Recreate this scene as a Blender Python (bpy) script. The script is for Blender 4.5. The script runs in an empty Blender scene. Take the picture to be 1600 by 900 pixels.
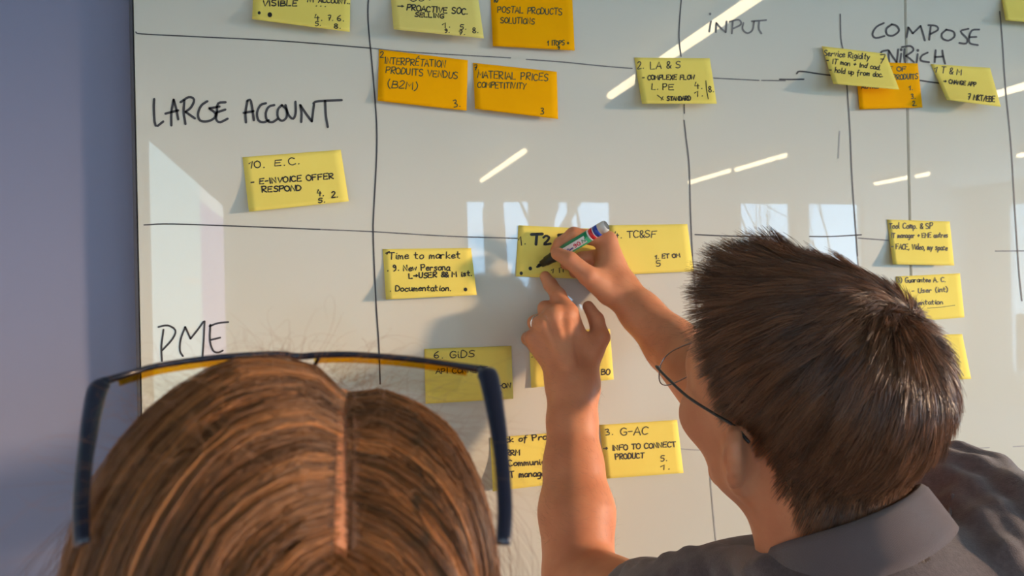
import bpy, math, random
import numpy as np
from mathutils import Vector, Matrix
random.seed(7); rng = np.random.default_rng(7)
S = bpy.context.scene
COL = S.collection
# ------------------------------------------------------------------ camera
FPX = 1200.0
YAW = math.radians(14.0); ROLL = math.radians(1.2)
CAMZ = 1.65; CAMD = 1.065
CP = np.array([0.0, -CAMD, CAMZ])
FW = np.array([math.sin(YAW), math.cos(YAW), 0.0])
R0 = np.array([math.cos(YAW), -math.sin(YAW), 0.0]); U0 = np.array([0, 0, 1.0])
RT = R0*math.cos(ROLL) - U0*math.sin(ROLL)
UP = U0*math.cos(ROLL) + R0*math.sin(ROLL)
cd = bpy.data.cameras.new('camera'); cam_o = bpy.data.objects.new('camera', cd); COL.objects.link(cam_o)
cam_o.matrix_world = Matrix(((RT[0], UP[0], -FW[0], CP[0]), (RT[1], UP[1], -FW[1], CP[1]),
                             (RT[2], UP[2], -FW[2], CP[2]), (0, 0, 0, 1)))
cd.sensor_width = 36.0; cd.sensor_fit = 'HORIZONTAL'; cd.lens = 36.0*FPX/1600
cd.clip_start = 0.02
cd.dof.use_dof = True; cd.dof.focus_distance = 0.82; cd.dof.aperture_fstop = 11.0
S.camera = cam_o
# ------------------------------------------------------------------ light, world, exposure
S.view_settings.view_transform = 'Standard'
try: S.view_settings.look = 'None'
except Exception: pass
S.view_settings.gamma = 1.0
S.view_settings.use_curve_mapping = False
S.view_settings.exposure = 0.57
SKY = 8.0; LAMP = 13.0; SUN = 3.3
w = bpy.data.worlds.new('sky'); S.world = w; w.use_nodes = True
wn = w.node_tree; wn.nodes.clear()
wo = wn.nodes.new('ShaderNodeOutputWorld'); wb = wn.nodes.new('ShaderNodeBackground')
wt = wn.nodes.new('ShaderNodeTexCoord'); wsx = wn.nodes.new('ShaderNodeSeparateXYZ'); wr = wn.nodes.new('ShaderNodeValToRGB')
wn.links.new(wt.outputs['Generated'], wsx.inputs[0]); wn.links.new(wsx.outputs['Z'], wr.inputs[0])
wr.color_ramp.elements[0].position = 0.0; wr.color_ramp.elements[0].color = (0.42, 0.70, 1.0, 1)
wr.color_ramp.elements[1].position = 0.45; wr.color_ramp.elements[1].color = (0.38, 0.66, 1.0, 1)
wn.links.new(wr.outputs[0], wb.inputs[0]); wb.inputs[1].default_value = SKY
wn.links.new(wb.outputs[0], wo.inputs[0])
sl = bpy.data.lights.new('sun', 'SUN'); so = bpy.data.objects.new('sun', sl); COL.objects.link(so)
sl.energy = SUN; sl.color = (1.0, 0.65, 0.39); sl.angle = math.radians(4.0)
SUNDIR = Vector((-2.1, 1.0, -0.19)).normalized()
so.rotation_euler = SUNDIR.to_track_quat('-Z', 'Y').to_euler(); so.location = (12, -8, 4)
S.cycles.max_bounces = 8; S.cycles.diffuse_bounces = 4; S.cycles.glossy_bounces = 4; S.cycles.transparent_max_bounces = 16
S.cycles.caustics_reflective = False; S.cycles.caustics_refractive = False
ROOM_L, ROOM_R, ROOM_B, ROOM_H = -0.9, 9.0, -7.935, 2.92
def portal(loc, sx, sy, rot):
    l = bpy.data.lights.new('window_portal', 'AREA'); l.shape = 'RECTANGLE'; l.size = sx; l.size_y = sy
    l.cycles.is_portal = True
    o = bpy.data.objects.new('window_portal', l); COL.objects.link(o); o.location = loc; o.rotation_euler = rot
# ------------------------------------------------------------------ helpers
def ray(px, py):
    return FW + RT*(px-800)/FPX - UP*(py-450)/FPX
def cam(px, py, d):
    return CP + ray(px, py)*d
def brd(px, py, off=0.0):                     # point on the ray at distance off in front of the board plane (y = 0)
    r = ray(px, py); t = (CAMD-off)/r[1]
    return CP + r*t
def proj(p):
    v = np.asarray(p, float)-CP; d = v@FW
    return 800+FPX*(v@RT)/d, 450-FPX*(v@UP)/d, d
def mirror_pt(px, py, axis, val):             # where a reflection seen at (px,py) in the board stands in the room
    r = ray(px, py)
    if axis == 1: t = (-val-CP[1])/r[1]
    else: t = (val-CP[axis])/r[axis]
    p = CP+r*t
    return np.array([p[0], -p[1], p[2]])
MATS = {}
def mat(name, col, rough=0.5, metal=0.0, spec=0.5, coat=0.0, emit=None, estr=0.0, noise=None, bump=None, sss=0.0, alpha=None, attr=None, sheen=0.0):
    if name in MATS: return MATS[name]
    m = bpy.data.materials.new(name); m.use_nodes = True; MATS[name] = m
    nt = m.node_tree; b = nt.nodes['Principled BSDF']
    b.inputs['Base Color'].default_value = (*col, 1); b.inputs['Roughness'].default_value = rough
    b.inputs['Metallic'].default_value = metal; b.inputs['Specular IOR Level'].default_value = spec
    b.inputs['Coat Weight'].default_value = coat; b.inputs['Coat Roughness'].default_value = 0.02
    if sheen: b.inputs['Sheen Weight'].default_value = sheen
    if emit: b.inputs['Emission Color'].default_value = (*emit, 1); b.inputs['Emission Strength'].default_value = estr
    if sss:
        b.inputs['Subsurface Weight'].default_value = sss; b.inputs['Subsurface Radius'].default_value = (1.0, 0.35, 0.18); b.inputs['Subsurface Scale'].default_value = 0.006
    tc = nt.nodes.new('ShaderNodeTexCoord')
    src = None
    if attr:
        a = nt.nodes.new('ShaderNodeAttribute'); a.attribute_name = attr; src = a.outputs['Color']
    if noise:                                   # (scale, second colour)
        n = nt.nodes.new('ShaderNodeTexNoise'); n.inputs['Scale'].default_value = noise[0]; n.inputs['Detail'].default_value = 5
        nt.links.new(tc.outputs['Object'], n.inputs['Vector'])
        mx = nt.nodes.new('ShaderNodeMix'); mx.data_type = 'RGBA'
        rp = nt.nodes.new('ShaderNodeMapRange'); rp.inputs[1].default_value = 0.35; rp.inputs[2].default_value = 0.65
        nt.links.new(n.outputs['Fac'], rp.inputs[0]); nt.links.new(rp.outputs[0], mx.inputs[0])
        mx.inputs[6].default_value = (*col, 1); mx.inputs[7].default_value = (*noise[1], 1)
        src = mx.outputs[2]
    if src: nt.links.new(src, b.inputs['Base Color'])
    if bump:                                    # (scale, strength, distance)
        n = nt.nodes.new('ShaderNodeTexNoise'); n.inputs['Scale'].default_value = bump[0]; n.inputs['Detail'].default_value = 6
        nt.links.new(tc.outputs['Object'], n.inputs['Vector'])
        bp = nt.nodes.new('ShaderNodeBump'); bp.inputs['Strength'].default_value = bump[1]; bp.inputs['Distance'].default_value = bump[2]
        nt.links.new(n.outputs['Fac'], bp.inputs['Height']); nt.links.new(bp.outputs[0], b.inputs['Normal'])
    return m
def clear_mat(name, tint, gloss):
    m = bpy.data.materials.new(name); m.use_nodes = True; nt = m.node_tree; nt.nodes.clear()
    o = nt.nodes.new('ShaderNodeOutputMaterial'); t = nt.nodes.new('ShaderNodeBsdfTransparent'); g = nt.nodes.new('ShaderNodeBsdfGlossy')
    t.inputs[0].default_value = (*tint, 1); g.inputs['Roughness'].default_value = 0.02
    x = nt.nodes.new('ShaderNodeMixShader'); x.inputs[0].default_value = gloss
    nt.links.new(t.outputs[0], x.inputs[1]); nt.links.new(g.outputs[0], x.inputs[2]); nt.links.new(x.outputs[0], o.inputs[0])
    return m
def tag(o, label=None, cat=None, group=None, kind=None):
    if label: o['label'] = label
    if cat: o['category'] = cat
    if group: o['group'] = group
    if kind: o['kind'] = kind
    return o
def empty(name, loc, label=None, cat=None, group=None):
    o = bpy.data.objects.new(name, None); COL.objects.link(o); o.location = Vector(loc); o.empty_display_size = 0.05
    tag(o, label, cat, group); return o
def link(name, me, m, parent=None):
    o = bpy.data.objects.new(name, me); COL.objects.link(o)
    for x in (m if isinstance(m, (list, tuple)) else [m]):
        if x is not None: me.materials.append(x)
    if parent is not None:
        o.parent = parent
        o.matrix_parent_inverse = Matrix.Translation(-parent.location) if parent.parent is None else Matrix.Identity(4)
    return o
def pmesh(name, V, F, m, parent=None, smooth=False, mi=None):
    me = bpy.data.meshes.new(name); me.from_pydata([tuple(map(float, v)) for v in V], [], [tuple(int(i) for i in f) for f in F]); me.update()
    if smooth: me.polygons.foreach_set('use_smooth', [True]*len(me.polygons))
    if mi is not None: me.polygons.foreach_set('material_index', mi)
    return link(name, me, m, parent)
def npmesh(name, V, Q, m, parent=None, smooth=True, col=None):   # fast mesh: V (n,3), Q (m,4) or (m,3)
    V = np.ascontiguousarray(V, dtype=np.float32); Q = np.ascontiguousarray(Q, dtype=np.int32); k = Q.shape[1]
    me = bpy.data.meshes.new(name)
    me.vertices.add(len(V)); me.vertices.foreach_set('co', V.ravel())
    me.loops.add(Q.size); me.loops.foreach_set('vertex_index', Q.ravel())
    me.polygons.add(len(Q)); me.polygons.foreach_set('loop_start', np.arange(0, Q.size, k, dtype=np.int32))
    me.update(calc_edges=True)
    if smooth: me.polygons.foreach_set('use_smooth', np.ones(len(Q), dtype=bool))
    if col is not None:
        a = me.color_attributes.new('tone', 'FLOAT_COLOR', 'POINT')
        c = np.ones((len(V), 4), dtype=np.float32); c[:, :3] = col; a.data.foreach_set('color', c.ravel())
    me.validate()
    return link(name, me, m, parent)
class MB:                                     # small mesh collector
    def __init__(s): s.V = []; s.F = []
    def add(s, V, F):
        n = len(s.V); s.V += [tuple(v) for v in V]; s.F += [tuple(i+n for i in f) for f in F]; return s
    def box(s, a, b):
        (x0, y0, z0), (x1, y1, z1) = a, b
        V = [(x0,y0,z0),(x1,y0,z0),(x1,y1,z0),(x0,y1,z0),(x0,y0,z1),(x1,y0,z1),(x1,y1,z1),(x0,y1,z1)]
        return s.add(V, [(0,3,2,1),(4,5,6,7),(0,1,5,4),(1,2,6,5),(2,3,7,6),(3,0,4,7)])
    def tube(s, pts, rad, n=10, caps=True, flat=None, upv=None):
        pts = np.asarray(pts, float); rad = np.broadcast_to(np.asarray(rad, float), (len(pts),))
        V = []; F = []; N = len(pts)
        tg = np.gradient(pts, axis=0); tg /= np.linalg.norm(tg, axis=1)[:, None]
        a = np.array(upv if upv is not None else (0, 0, 1.0))
        if upv is None and abs(tg[0]@a) > 0.9: a = np.array([1.0, 0, 0])
        for i in range(N):
            u = a - tg[i]*(a@tg[i]); u /= np.linalg.norm(u); v = np.cross(tg[i], u)
            if upv is None: a = u
            fl = 1.0 if flat is None else flat
            for k in range(n):
                t = 2*math.pi*k/n
                V.append(pts[i]+rad[i]*(u*math.cos(t)+v*math.sin(t)*fl))
        for i in range(N-1):
            for k in range(n):
                F.append((i*n+k, i*n+(k+1) % n, (i+1)*n+(k+1) % n, (i+1)*n+k))
        if caps: F += [tuple(range(n))[::-1], tuple((N-1)*n+k for k in range(n))]
        return s.add(V, F)
    def build(s, name, m, parent=None, smooth=False):
        return pmesh(name, s.V, s.F, m, parent, smooth)
def smooth_line(pts, n=4):
    P = np.asarray(pts, float)
    if len(P) < 3: return P
    E = np.vstack([2*P[0]-P[1], P, 2*P[-1]-P[-2]]); out = []
    for i in range(1, len(E)-2):
        for t in np.linspace(0, 1, n, endpoint=False):
            a, b, c, d = E[i-1], E[i], E[i+1], E[i+2]
            out.append(0.5*(2*b+(c-a)*t+(2*a-5*b+4*c-d)*t*t+(3*b-a-3*c+d)*t**3))
    out.append(P[-1]); return np.array(out)
# ------------------------------------------------------------------ signed-distance modelling of bodies
class Seg:
    def __init__(s, a, b, r1, r2=None, k=0.01):
        s.a = np.asarray(a, float); s.b = np.asarray(b, float); s.r1 = r1; s.r2 = r1 if r2 is None else r2; s.k = k
        s.c = (s.a+s.b)/2; s.R = np.linalg.norm(s.b-s.a)/2+max(s.r1, s.r2)
    def d(s, P, c=None, R=0):
        ab = s.b-s.a; L = ab@ab+1e-12
        t = np.clip(((P-s.a)@ab)/L, 0, 1)
        q = P-s.a-t[:, None]*ab
        return np.sqrt(np.einsum('ij,ij->i', q, q))-(s.r1+(s.r2-s.r1)*t)
class Ell:
    def __init__(s, c, r, M=None, k=0.01):
        s.c = np.asarray(c, float); s.r = np.asarray(r, float); s.M = np.eye(3) if M is None else np.asarray(M, float); s.k = k; s.R = max(r)
    def d(s, P, c=None, R=0):
        q = (P-s.c)@s.M                       # columns of M are the local axes
        k0 = np.sqrt(((q/s.r)**2).sum(1)); k1 = np.sqrt(((q/s.r**2)**2).sum(1))+1e-9
        return k0*(k0-1)/k1
class Field:
    def __init__(s, k=0.01): s.it = []; s.k = k; s.c = np.zeros(3); s.R = 9
    def add(s, *ps):
        for p in ps: s.it.append((p, 1))
        s._b(); return s
    def hard(s, *ps):
        for p in ps: s.it.append((p, 0))
        s._b(); return s
    def sub(s, *ps):
        for p in ps: s.it.append((p, -1))
        return s
    def _b(s):
        ps = [p for p, m in s.it if m >= 0]
        lo = np.min([p.c-p.R for p in ps], 0); hi = np.max([p.c+p.R for p in ps], 0)
        s.lo, s.hi = lo, hi; s.c = (lo+hi)/2; s.R = np.linalg.norm(hi-lo)/2
    def d(s, P, c=None, R=0):
        D = np.full(len(P), 0.6)
        for p, m in s.it:
            if c is not None and np.linalg.norm(p.c-c) > R+p.R+0.045: continue
            e = p.d(P, c, R)
            if m == 1:
                h = np.maximum(p.k-np.abs(D-e), 0)/p.k; D = np.minimum(D, e)-h*h*p.k*0.25
            elif m == 0: D = np.minimum(D, e)
            else:
                e = -e; h = np.maximum(p.k-np.abs(D-e), 0)/p.k; D = np.maximum(D, e)+h*h*p.k*0.25
        return D
def march(field, px, py, tmin=0.3, tmax=1.3):
    r = ray(px, py); L = np.linalg.norm(r); r = r/L; t = tmin
    for _ in range(200):
        p = CP+r*t; d = field.d(p[None])[0]
        if d < 0.0004: return p
        t += max(d*0.7, 0.0003)
        if t > tmax: break
    return None
def polygonize(field, vox, B=16):
    lo = field.lo-0.01; hi = field.hi+0.01
    n = np.ceil((hi-lo)/(vox*B)).astype(int); N = n*B+1
    D = np.ones(N, dtype=np.float32)
    ci = np.stack(np.meshgrid(*[np.arange(k) for k in n], indexing='ij'), -1).reshape(-1, 3)
    cc = lo+(ci+0.5)*vox*B; rad = vox*B*0.87
    dc = np.concatenate([field.d(x) for x in np.array_split(cc, max(1, len(cc)//50000))])
    g = np.stack(np.meshgrid(*[np.arange(B+1)]*3, indexing='ij'), -1).reshape(-1, 3)*vox
    for (i, j, k), c, d0 in zip(ci, cc, dc):
        sl_ = (slice(i*B, i*B+B+1), slice(j*B, j*B+B+1), slice(k*B, k*B+B+1))
        if abs(d0) > rad*1.6:
            if d0 < 0: D[sl_] = -1
            continue
        D[sl_] = field.d(lo+np.array([i, j, k])*vox*B+g, c, rad).reshape(B+1, B+1, B+1)
    I = D < 0
    A = np.zeros(np.array(N)-1, dtype=np.uint8)
    for a in (0, 1):
        for b in (0, 1):
            for c in (0, 1):
                A += I[a:N[0]-1+a, b:N[1]-1+b, c:N[2]-1+c]
    act = np.argwhere((A > 0) & (A < 8))
    idx = np.full(A.shape, -1, dtype=np.int32); idx[act[:, 0], act[:, 1], act[:, 2]] = np.arange(len(act))
    acc = np.zeros((len(act), 3)); cnt = np.zeros(len(act))
    cor = [(a, b, c) for a in (0, 1) for b in (0, 1) for c in (0, 1)]
    val = {o: D[act[:, 0]+o[0], act[:, 1]+o[1], act[:, 2]+o[2]].astype(float) for o in cor}
    for o in cor:
        for ax in range(3):
            if o[ax]: continue
            q = list(o); q[ax] = 1; q = tuple(q)
            v0, v1 = val[o], val[q]; m = (v0 < 0) != (v1 < 0)
            t = np.where(m, v0/np.where(m, v0-v1, 1), 0)
            pos = np.array(o, float)[None].repeat(len(act), 0); pos[:, ax] += t
            acc[m] += pos[m]; cnt[m] += 1
    V = lo+(act+acc/cnt[:, None])*vox
    Q = []
    for ax in range(3):
        s0 = [slice(None)]*3; s1 = [slice(None)]*3; s0[ax] = slice(0, -1); s1[ax] = slice(1, None)
        a, b = I[tuple(s0)], I[tuple(s1)]
        u, v = (ax+1) % 3, (ax+2) % 3
        e = np.argwhere(a != b); e = e[(e[:, u] > 0) & (e[:, v] > 0) & (e[:, u] < N[u]-1) & (e[:, v] < N[v]-1)]
        def at(du, dv):
            x = e.copy(); x[:, u] -= du; x[:, v] -= dv
            return idx[x[:, 0], x[:, 1], x[:, 2]]
        q = np.stack([at(1, 1), at(0, 1), at(0, 0), at(1, 0)], 1)
        fl = b[e[:, 0], e[:, 1], e[:, 2]]
        q[fl] = q[fl][:, ::-1]; Q.append(q)
    Q = np.concatenate(Q); Q = Q[(Q >= 0).all(1)]
    return V, Q
def relax(V, Q, it=2, f=0.5):
    E = np.concatenate([Q[:, [0, 1]], Q[:, [1, 2]], Q[:, [2, 3]], Q[:, [3, 0]]])
    for k in range(it):
        for lam in (f, -f*1.03):
            S_ = np.zeros_like(V); c = np.zeros(len(V))
            for i in range(3):
                S_[:, i] = np.bincount(E[:, 0], V[E[:, 1], i], len(V))+np.bincount(E[:, 1], V[E[:, 0], i], len(V))
            c = np.bincount(E[:, 0], minlength=len(V))+np.bincount(E[:, 1], minlength=len(V))
            V = V+lam*(S_/np.maximum(c, 1)[:, None]-V)
    return V
def vnormals(V, Q):
    n = np.cross(V[Q[:, 2]]-V[Q[:, 0]], V[Q[:, 3]]-V[Q[:, 1]]); N = np.zeros_like(V)
    for k in range(Q.shape[1]):
        for i in range(3): N[:, i] += np.bincount(Q[:, k], n[:, i], len(V))
    return N/(np.linalg.norm(N, axis=1)[:, None]+1e-12)
def strands(name, P, width, m, parent, col, side=None, taper=0.35):
    """P (n,k,3) strand points -> one mesh of thin three-sided hairs"""
    n, k, _ = P.shape
    T = np.gradient(P, axis=1); T /= np.linalg.norm(T, axis=2)[:, :, None]+1e-9
    a = rng.normal(size=(n, 1, 3)); U = a-T*(a*T).sum(2, keepdims=True); U /= np.linalg.norm(U, axis=2)[:, :, None]+1e-9
    W = np.cross(T, U)
    s = np.linspace(0, 1, k)[None, :, None]; w_ = np.asarray(width).reshape(-1, 1, 1)*(1-(1-taper)*s**1.5)*0.5
    ring = [P+w_*(U*math.cos(t)+W*math.sin(t)) for t in (0, 2.094, 4.189)]
    V = np.stack(ring, 2).reshape(-1, 3)
    base = (np.arange(n)[:, None]*k+np.arange(k-1)[None])[:, :, None]*3
    Q = np.concatenate([np.stack([base+i, base+(i+1) % 3, base+3+(i+1) % 3, base+3+i], -1).reshape(-1, 4) for i in range(3)])
    C = np.repeat(col, k*3, axis=0)
    return npmesh(name, V, Q, m, parent, True, C)
# ------------------------------------------------------------------ the room
M_wall = mat('grey_blue_paint', (0.225, 0.245, 0.36), 0.7, bump=(60, 0.08, 0.002))
M_white = mat('white_paint', (0.72, 0.70, 0.66), 0.8, bump=(80, 0.05, 0.002))
M_ceil = mat('ceiling_white', (0.62, 0.61, 0.58), 0.85, noise=(3, (0.58, 0.57, 0.55)))
M_floor = mat('grey_carpet', (0.22, 0.20, 0.19), 0.95, noise=(90, (0.15, 0.14, 0.135)), bump=(300, 0.4, 0.003))
M_alu = mat('aluminium', (0.55, 0.55, 0.56), 0.35, 0.9)
M_frame = mat('window_frame_white', (0.7, 0.7, 0.69), 0.4)
M_pane = clear_mat('window_pane', (0.97, 0.98, 0.98), 0.04)
WT = 0.12
def struct(name, mb, m, parent=None):
    o = mb.build(name, m, parent)
    if parent is None: o['kind'] = 'structure'
    return o
struct('floor', MB().box((ROOM_L-.2, ROOM_B-.2, -.1), (ROOM_R+.2, .25, 0)), M_floor)
struct('ceiling', MB().box((ROOM_L-.2, ROOM_B-.2, ROOM_H), (ROOM_R+.2, .25, ROOM_H+.12)), M_ceil)
struct('wall_front', MB().box((ROOM_L-.2, .03, 0), (ROOM_R+.2, .2, ROOM_H)), M_wall)
struct('wall_left', MB().box((ROOM_L-WT, ROOM_B, 0), (ROOM_L, .02, ROOM_H)), M_white)
# slatted ceiling field running towards the board
sm = MB()
for i in range(30):
    x = -0.95+i*0.07
    if x < ROOM_L+.03: continue
    sm.box((x, -6.2, ROOM_H-.05), (x+.032, -.25, ROOM_H))
struct('trim_1', sm, mat('slat_grey', (0.30, 0.30, 0.29), 0.7))
# back wall with its windows
zt = mirror_pt(840, 309, 1, ROOM_B)[2]; zb = 1.12
wins = [(mirror_pt(a, 330, 1, ROOM_B)[0], mirror_pt(b, 330, 1, ROOM_B)[0]) for a, b in ((725, 833), (852, 960), (1155, 1241), (1262, 1350), (1537, 1640))]
bw = MB(); x = ROOM_L-WT
for a, b in wins:
    bw.box((x, ROOM_B-WT, 0), (a, ROOM_B, ROOM_H)); bw.box((a, ROOM_B-WT, 0), (b, ROOM_B, zb)); bw.box((a, ROOM_B-WT, zt), (b, ROOM_B, ROOM_H)); x = b
bw.box((x, ROOM_B-WT, 0), (ROOM_R+WT, ROOM_B, ROOM_H))
struct('wall_back', bw, M_white)
def window(n, x0, x1, z0, z1, yy):
    f = MB(); t = .045
    for A, B in (((x0, z0), (x1, z0+t)), ((x0, z1-t), (x1, z1)), ((x0, z0+t), (x0+t, z1-t)), ((x1-t, z0+t), (x1, z1-t))):
        f.box((A[0], yy-.09, A[1]), (B[0], yy-.03, B[1]))
    o = struct('window_%d' % n, f, M_frame)
    MB().box((x0+t, yy-.064, z0+t), (x1-t, yy-.056, z1-t)).build('window_pane', M_pane, o)
    portal(((x0+x1)/2, yy-.01, (z0+z1)/2), x1-x0, z1-z0, (math.pi/2, 0, 0))
for i, (a, b) in enumerate(wins): window(i+1, a, b, zb, zt, ROOM_B)
# unseen right wall; one window for the sun, widened to add fill light
RY0, RY1, RZ0, RZ1 = -7.4, -0.5, 0.35, 2.68
rw = MB(); X = ROOM_R
rw.box((X, ROOM_B, 0), (X+WT, RY0, ROOM_H)); rw.box((X, RY1, 0), (X+WT, .02, ROOM_H))
rw.box((X, RY0, 0), (X+WT, RY1, RZ0)); rw.box((X, RY0, RZ1), (X+WT, RY1, ROOM_H))
struct('wall_right', rw, M_white)
f = MB(); t = .05
for A, B in (((RY0, RZ0), (RY1, RZ0+t)), ((RY0, RZ1-t), (RY1, RZ1)), ((RY0, RZ0+t), (RY0+t, RZ1-t)), ((RY1-t, RZ0+t), (RY1, RZ1-t))):
    f.box((X+.03, A[0], A[1]), (X+.09, B[0], B[1]))
wo_ = struct('window_6', f, M_frame)
MB().box((X+.055, RY0+t, RZ0+t), (X+.063, RY1-t, RZ1-t)).build('window_pane', M_pane, wo_)
portal((X+.01, (RY0+RY1)/2, (RZ0+RZ1)/2), RZ1-RZ0, RY1-RY0, (0, math.pi/2, 0))
# ceiling light strips (seen mirrored in the glass board)
M_tube = mat('lamp_diffuser', (0.9, 0.9, 0.9), 0.4, emit=(1.0, 0.80, 0.48), estr=LAMP)
M_housing = mat('lamp_housing', (0.6, 0.6, 0.6), 0.5)
HL = 1.20
def lamp(p, q, label):
    def pt(a):
        r = ray(*a); v = CP+r*(HL/r[2]); return np.array([v[0], -v[1], CAMZ+HL])
    a, b = pt(p), pt(q); xm = (a[0]+b[0])/2; a[0] = b[0] = xm
    t = empty('ceiling_strip_light', (xm, (a[1]+b[1])/2, ROOM_H), label, 'ceiling light', 'strip lights on the ceiling')
    y0, y1 = sorted((a[1], b[1])); r = .026
    MB().box((xm-.022, y0+.01, CAMZ+HL+.012), (xm+.022, y1-.01, ROOM_H)).build('housing', M_housing, t)
    n = 8; pts = [(xm, y0+r*(1-math.cos(u)), CAMZ+HL) for u in np.linspace(0, math.pi/2, n)]+[(xm, y1-r*(1-math.cos(u)), CAMZ+HL) for u in np.linspace(math.pi/2, 0, n)]
    rr = [max(.003, r*math.sin(u)) for u in np.linspace(0, math.pi/2, n)]; rr = rr+rr[::-1]
    MB().tube(pts, rr, 12).build('diffuser', M_tube, t, True)
lamp((948, 150), (1215, -23), 'longest warm strip light, mirrored behind the note reading LA & S')
lamp((750, 282), (823, 235), 'warm strip light mirrored above the hands, over two windows')
lamp((1078, 285), (1139, 266), 'warm strip light mirrored first in a broken row of three')
lamp((1150, 265), (1209, 247), 'warm strip light mirrored in the middle of a broken row of three')
lamp((1213, 246), (1230, 242), 'shortest warm strip light, last in a broken row of three')
lamp((1363, 287), (1421, 277), 'warm strip light mirrored left of the board joint above the bare-headed man')
lamp((1427, 275), (1456, 271), 'short warm strip light mirrored right of the board joint')
lamp((1558, 149), (1650, 116), 'warm strip light mirrored beside the note reading T & M')
lamp((1589, 243), (1650, 231), 'warm strip light mirrored at the far right edge, lower of two')
# projected screen on the left wall (mirrored at the left end of the board)
def lw(px, py): return mirror_pt(px, py, 0, ROOM_L)
y_a = lw(228, 300)[1]; y_b = lw(346, 400)[1]; z_t = lw(228, 222)[2]; z_b = z_t-1.75; y_p = lw(309, 400)[1]
scr = empty('projection_screen', (ROOM_L, (y_a+y_b)/2, z_b), 'bright projection screen with a purple side bar on the left wall', 'screen')
MB().box((ROOM_L, y_b-.05, z_b-.05), (ROOM_L+.02, y_a+.05, z_t+.05)).build('frame', mat('screen_edge', (0.7, 0.7, 0.68), .5), scr)
MB().box((ROOM_L+.02, y_p, z_b), (ROOM_L+.024, y_a, z_t)).build('display', mat('screen_white', (.1, .1, .1), .5, emit=(0.58, 0.88, 1.0), estr=3.6), scr)
MB().box((ROOM_L+.02, y_b, z_b), (ROOM_L+.024, y_p, z_t-.12)).build('side_bar', mat('screen_purple', (.1, .1, .1), .5, emit=(0.60, 0.52, 0.92), estr=3.0), scr)
MB().box((ROOM_L+.02, y_b, z_t-.12), (ROOM_L+.024, y_p, z_t)).build('top_bar', mat('screen_pale', (.1, .1, .1), .5, emit=(0.80, 0.88, 0.95), estr=4.0), scr)
M_gl = mat('screen_grey', (.1, .1, .1), .5, emit=(0.62, 0.74, 0.78), estr=4.0)
for k, (ya, yb, zz) in enumerate(((.55, .95, .42), (.6, .9, .62), (.62, .85, .84))):
    y0 = y_a+(y_p-y_a)*ya; y1 = y_a+(y_p-y_a)*yb; z = z_t-1.75*zz
    MB().box((ROOM_L+.024, y1, z-.02), (ROOM_L+.0255, y0, z+.02)).build('grey_line', M_gl, scr)
# outside: ground and bare trees beyond the back windows
struct('ground', MB().box((-60, -90, -4.2), (80, -8.6, -4.0)), mat('lawn', (0.16, 0.20, 0.10), .95, noise=(.6, (0.22, 0.21, 0.14))))
M_bark = mat('bark', (0.10, 0.085, 0.07), .9, noise=(6, (0.16, 0.14, 0.12)))
def tree(px, Y, H, r, label, sd):
    rnd = random.Random(sd); b = mirror_pt(px, 420, 1, Y); base = Vector((b[0], Y, -4.0)); mb = MB()
    def br(p, d, L, r, dep):
        pts = [p]; q = p.copy(); dd = d.copy()
        for i in range(4):
            j = .03 if dep == 5 else .16; dd = (dd+Vector((rnd.uniform(-j, j), rnd.uniform(-j, j), rnd.uniform(-.04, .12)))).normalized(); q = q+dd*L/4; pts.append(q.copy())
        mb.tube([tuple(v) for v in pts], np.linspace(r, r*.6, 5), 6 if dep > 2 else 4, False)
        if dep:
            for k in range(3 if dep > 1 else 4):
                t = pts[rnd.choice((2, 3, 4))] if k else pts[4]
                nd = (dd+Vector((rnd.uniform(-.85, .85), rnd.uniform(-.5, .5), rnd.uniform(-.1, .6)))).normalized()
                br(t, nd, L*rnd.uniform(.55, .75), r*.5, dep-1)
    br(base, Vector((0, 0, 1)), H, r, 5)
    o = mb.build('bare_tree', M_bark); tag(o, label, 'tree', 'bare trees outside the windows')
tree(787, -11.5, 7.0, .30, 'bare tree with the thickest trunk, outside the leftmost window', 3)
tree(905, -15, 5.6, .10, 'bare tree with fine branches outside the second window from the left', 5)
tree(1200, -27, 5.5, .11, 'bare tree outside the third window from the left', 8)
tree(1306, -38, 6.0, .12, 'distant bare tree outside the fourth window from the left', 12)
tree(1585, -16, 5.6, .13, 'bare tree outside the rightmost back window', 21)
# ------------------------------------------------------------------ the glass whiteboard
def board_mat():
    m = bpy.data.materials.new('back_painted_glass'); m.use_nodes = True; nt = m.node_tree; b = nt.nodes['Principled BSDF']
    b.inputs['Base Color'].default_value = (0.63, 0.635, 0.585, 1); b.inputs['Roughness'].default_value = .6; b.inputs['Specular IOR Level'].default_value = 0.0
    b.inputs['Coat Weight'].default_value = 1.0; b.inputs['Coat Roughness'].default_value = .012; b.inputs['Coat IOR'].default_value = 1.52
    tc = nt.nodes.new('ShaderNodeTexCoord'); n = nt.nodes.new('ShaderNodeTexNoise'); n.inputs['Scale'].default_value = 2.5; n.inputs['Detail'].default_value = 4
    mp = nt.nodes.new('ShaderNodeMapping'); mp.inputs['Scale'].default_value = (1, 1, .5); mx = nt.nodes.new('ShaderNodeMix'); mx.data_type = 'RGBA'
    nt.links.new(tc.outputs['Object'], mp.inputs[0]); nt.links.new(mp.outputs[0], n.inputs['Vector']); nt.links.new(n.outputs['Fac'], mx.inputs[0])
    mx.inputs[6].default_value = (0.61, 0.605, 0.515, 1); mx.inputs[7].default_value = (0.66, 0.655, 0.565, 1); nt.links.new(mx.outputs[2], b.inputs['Base Color'])
    return m
M_board = board_mat()
wb_ = empty('whiteboard', (1.2, 0, .45), 'wide back-painted glass whiteboard with hand-drawn grid and sticky notes', 'whiteboard')
xl = brd(213, 300)[0]; xs = brd(1420, 260)[0]
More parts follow.
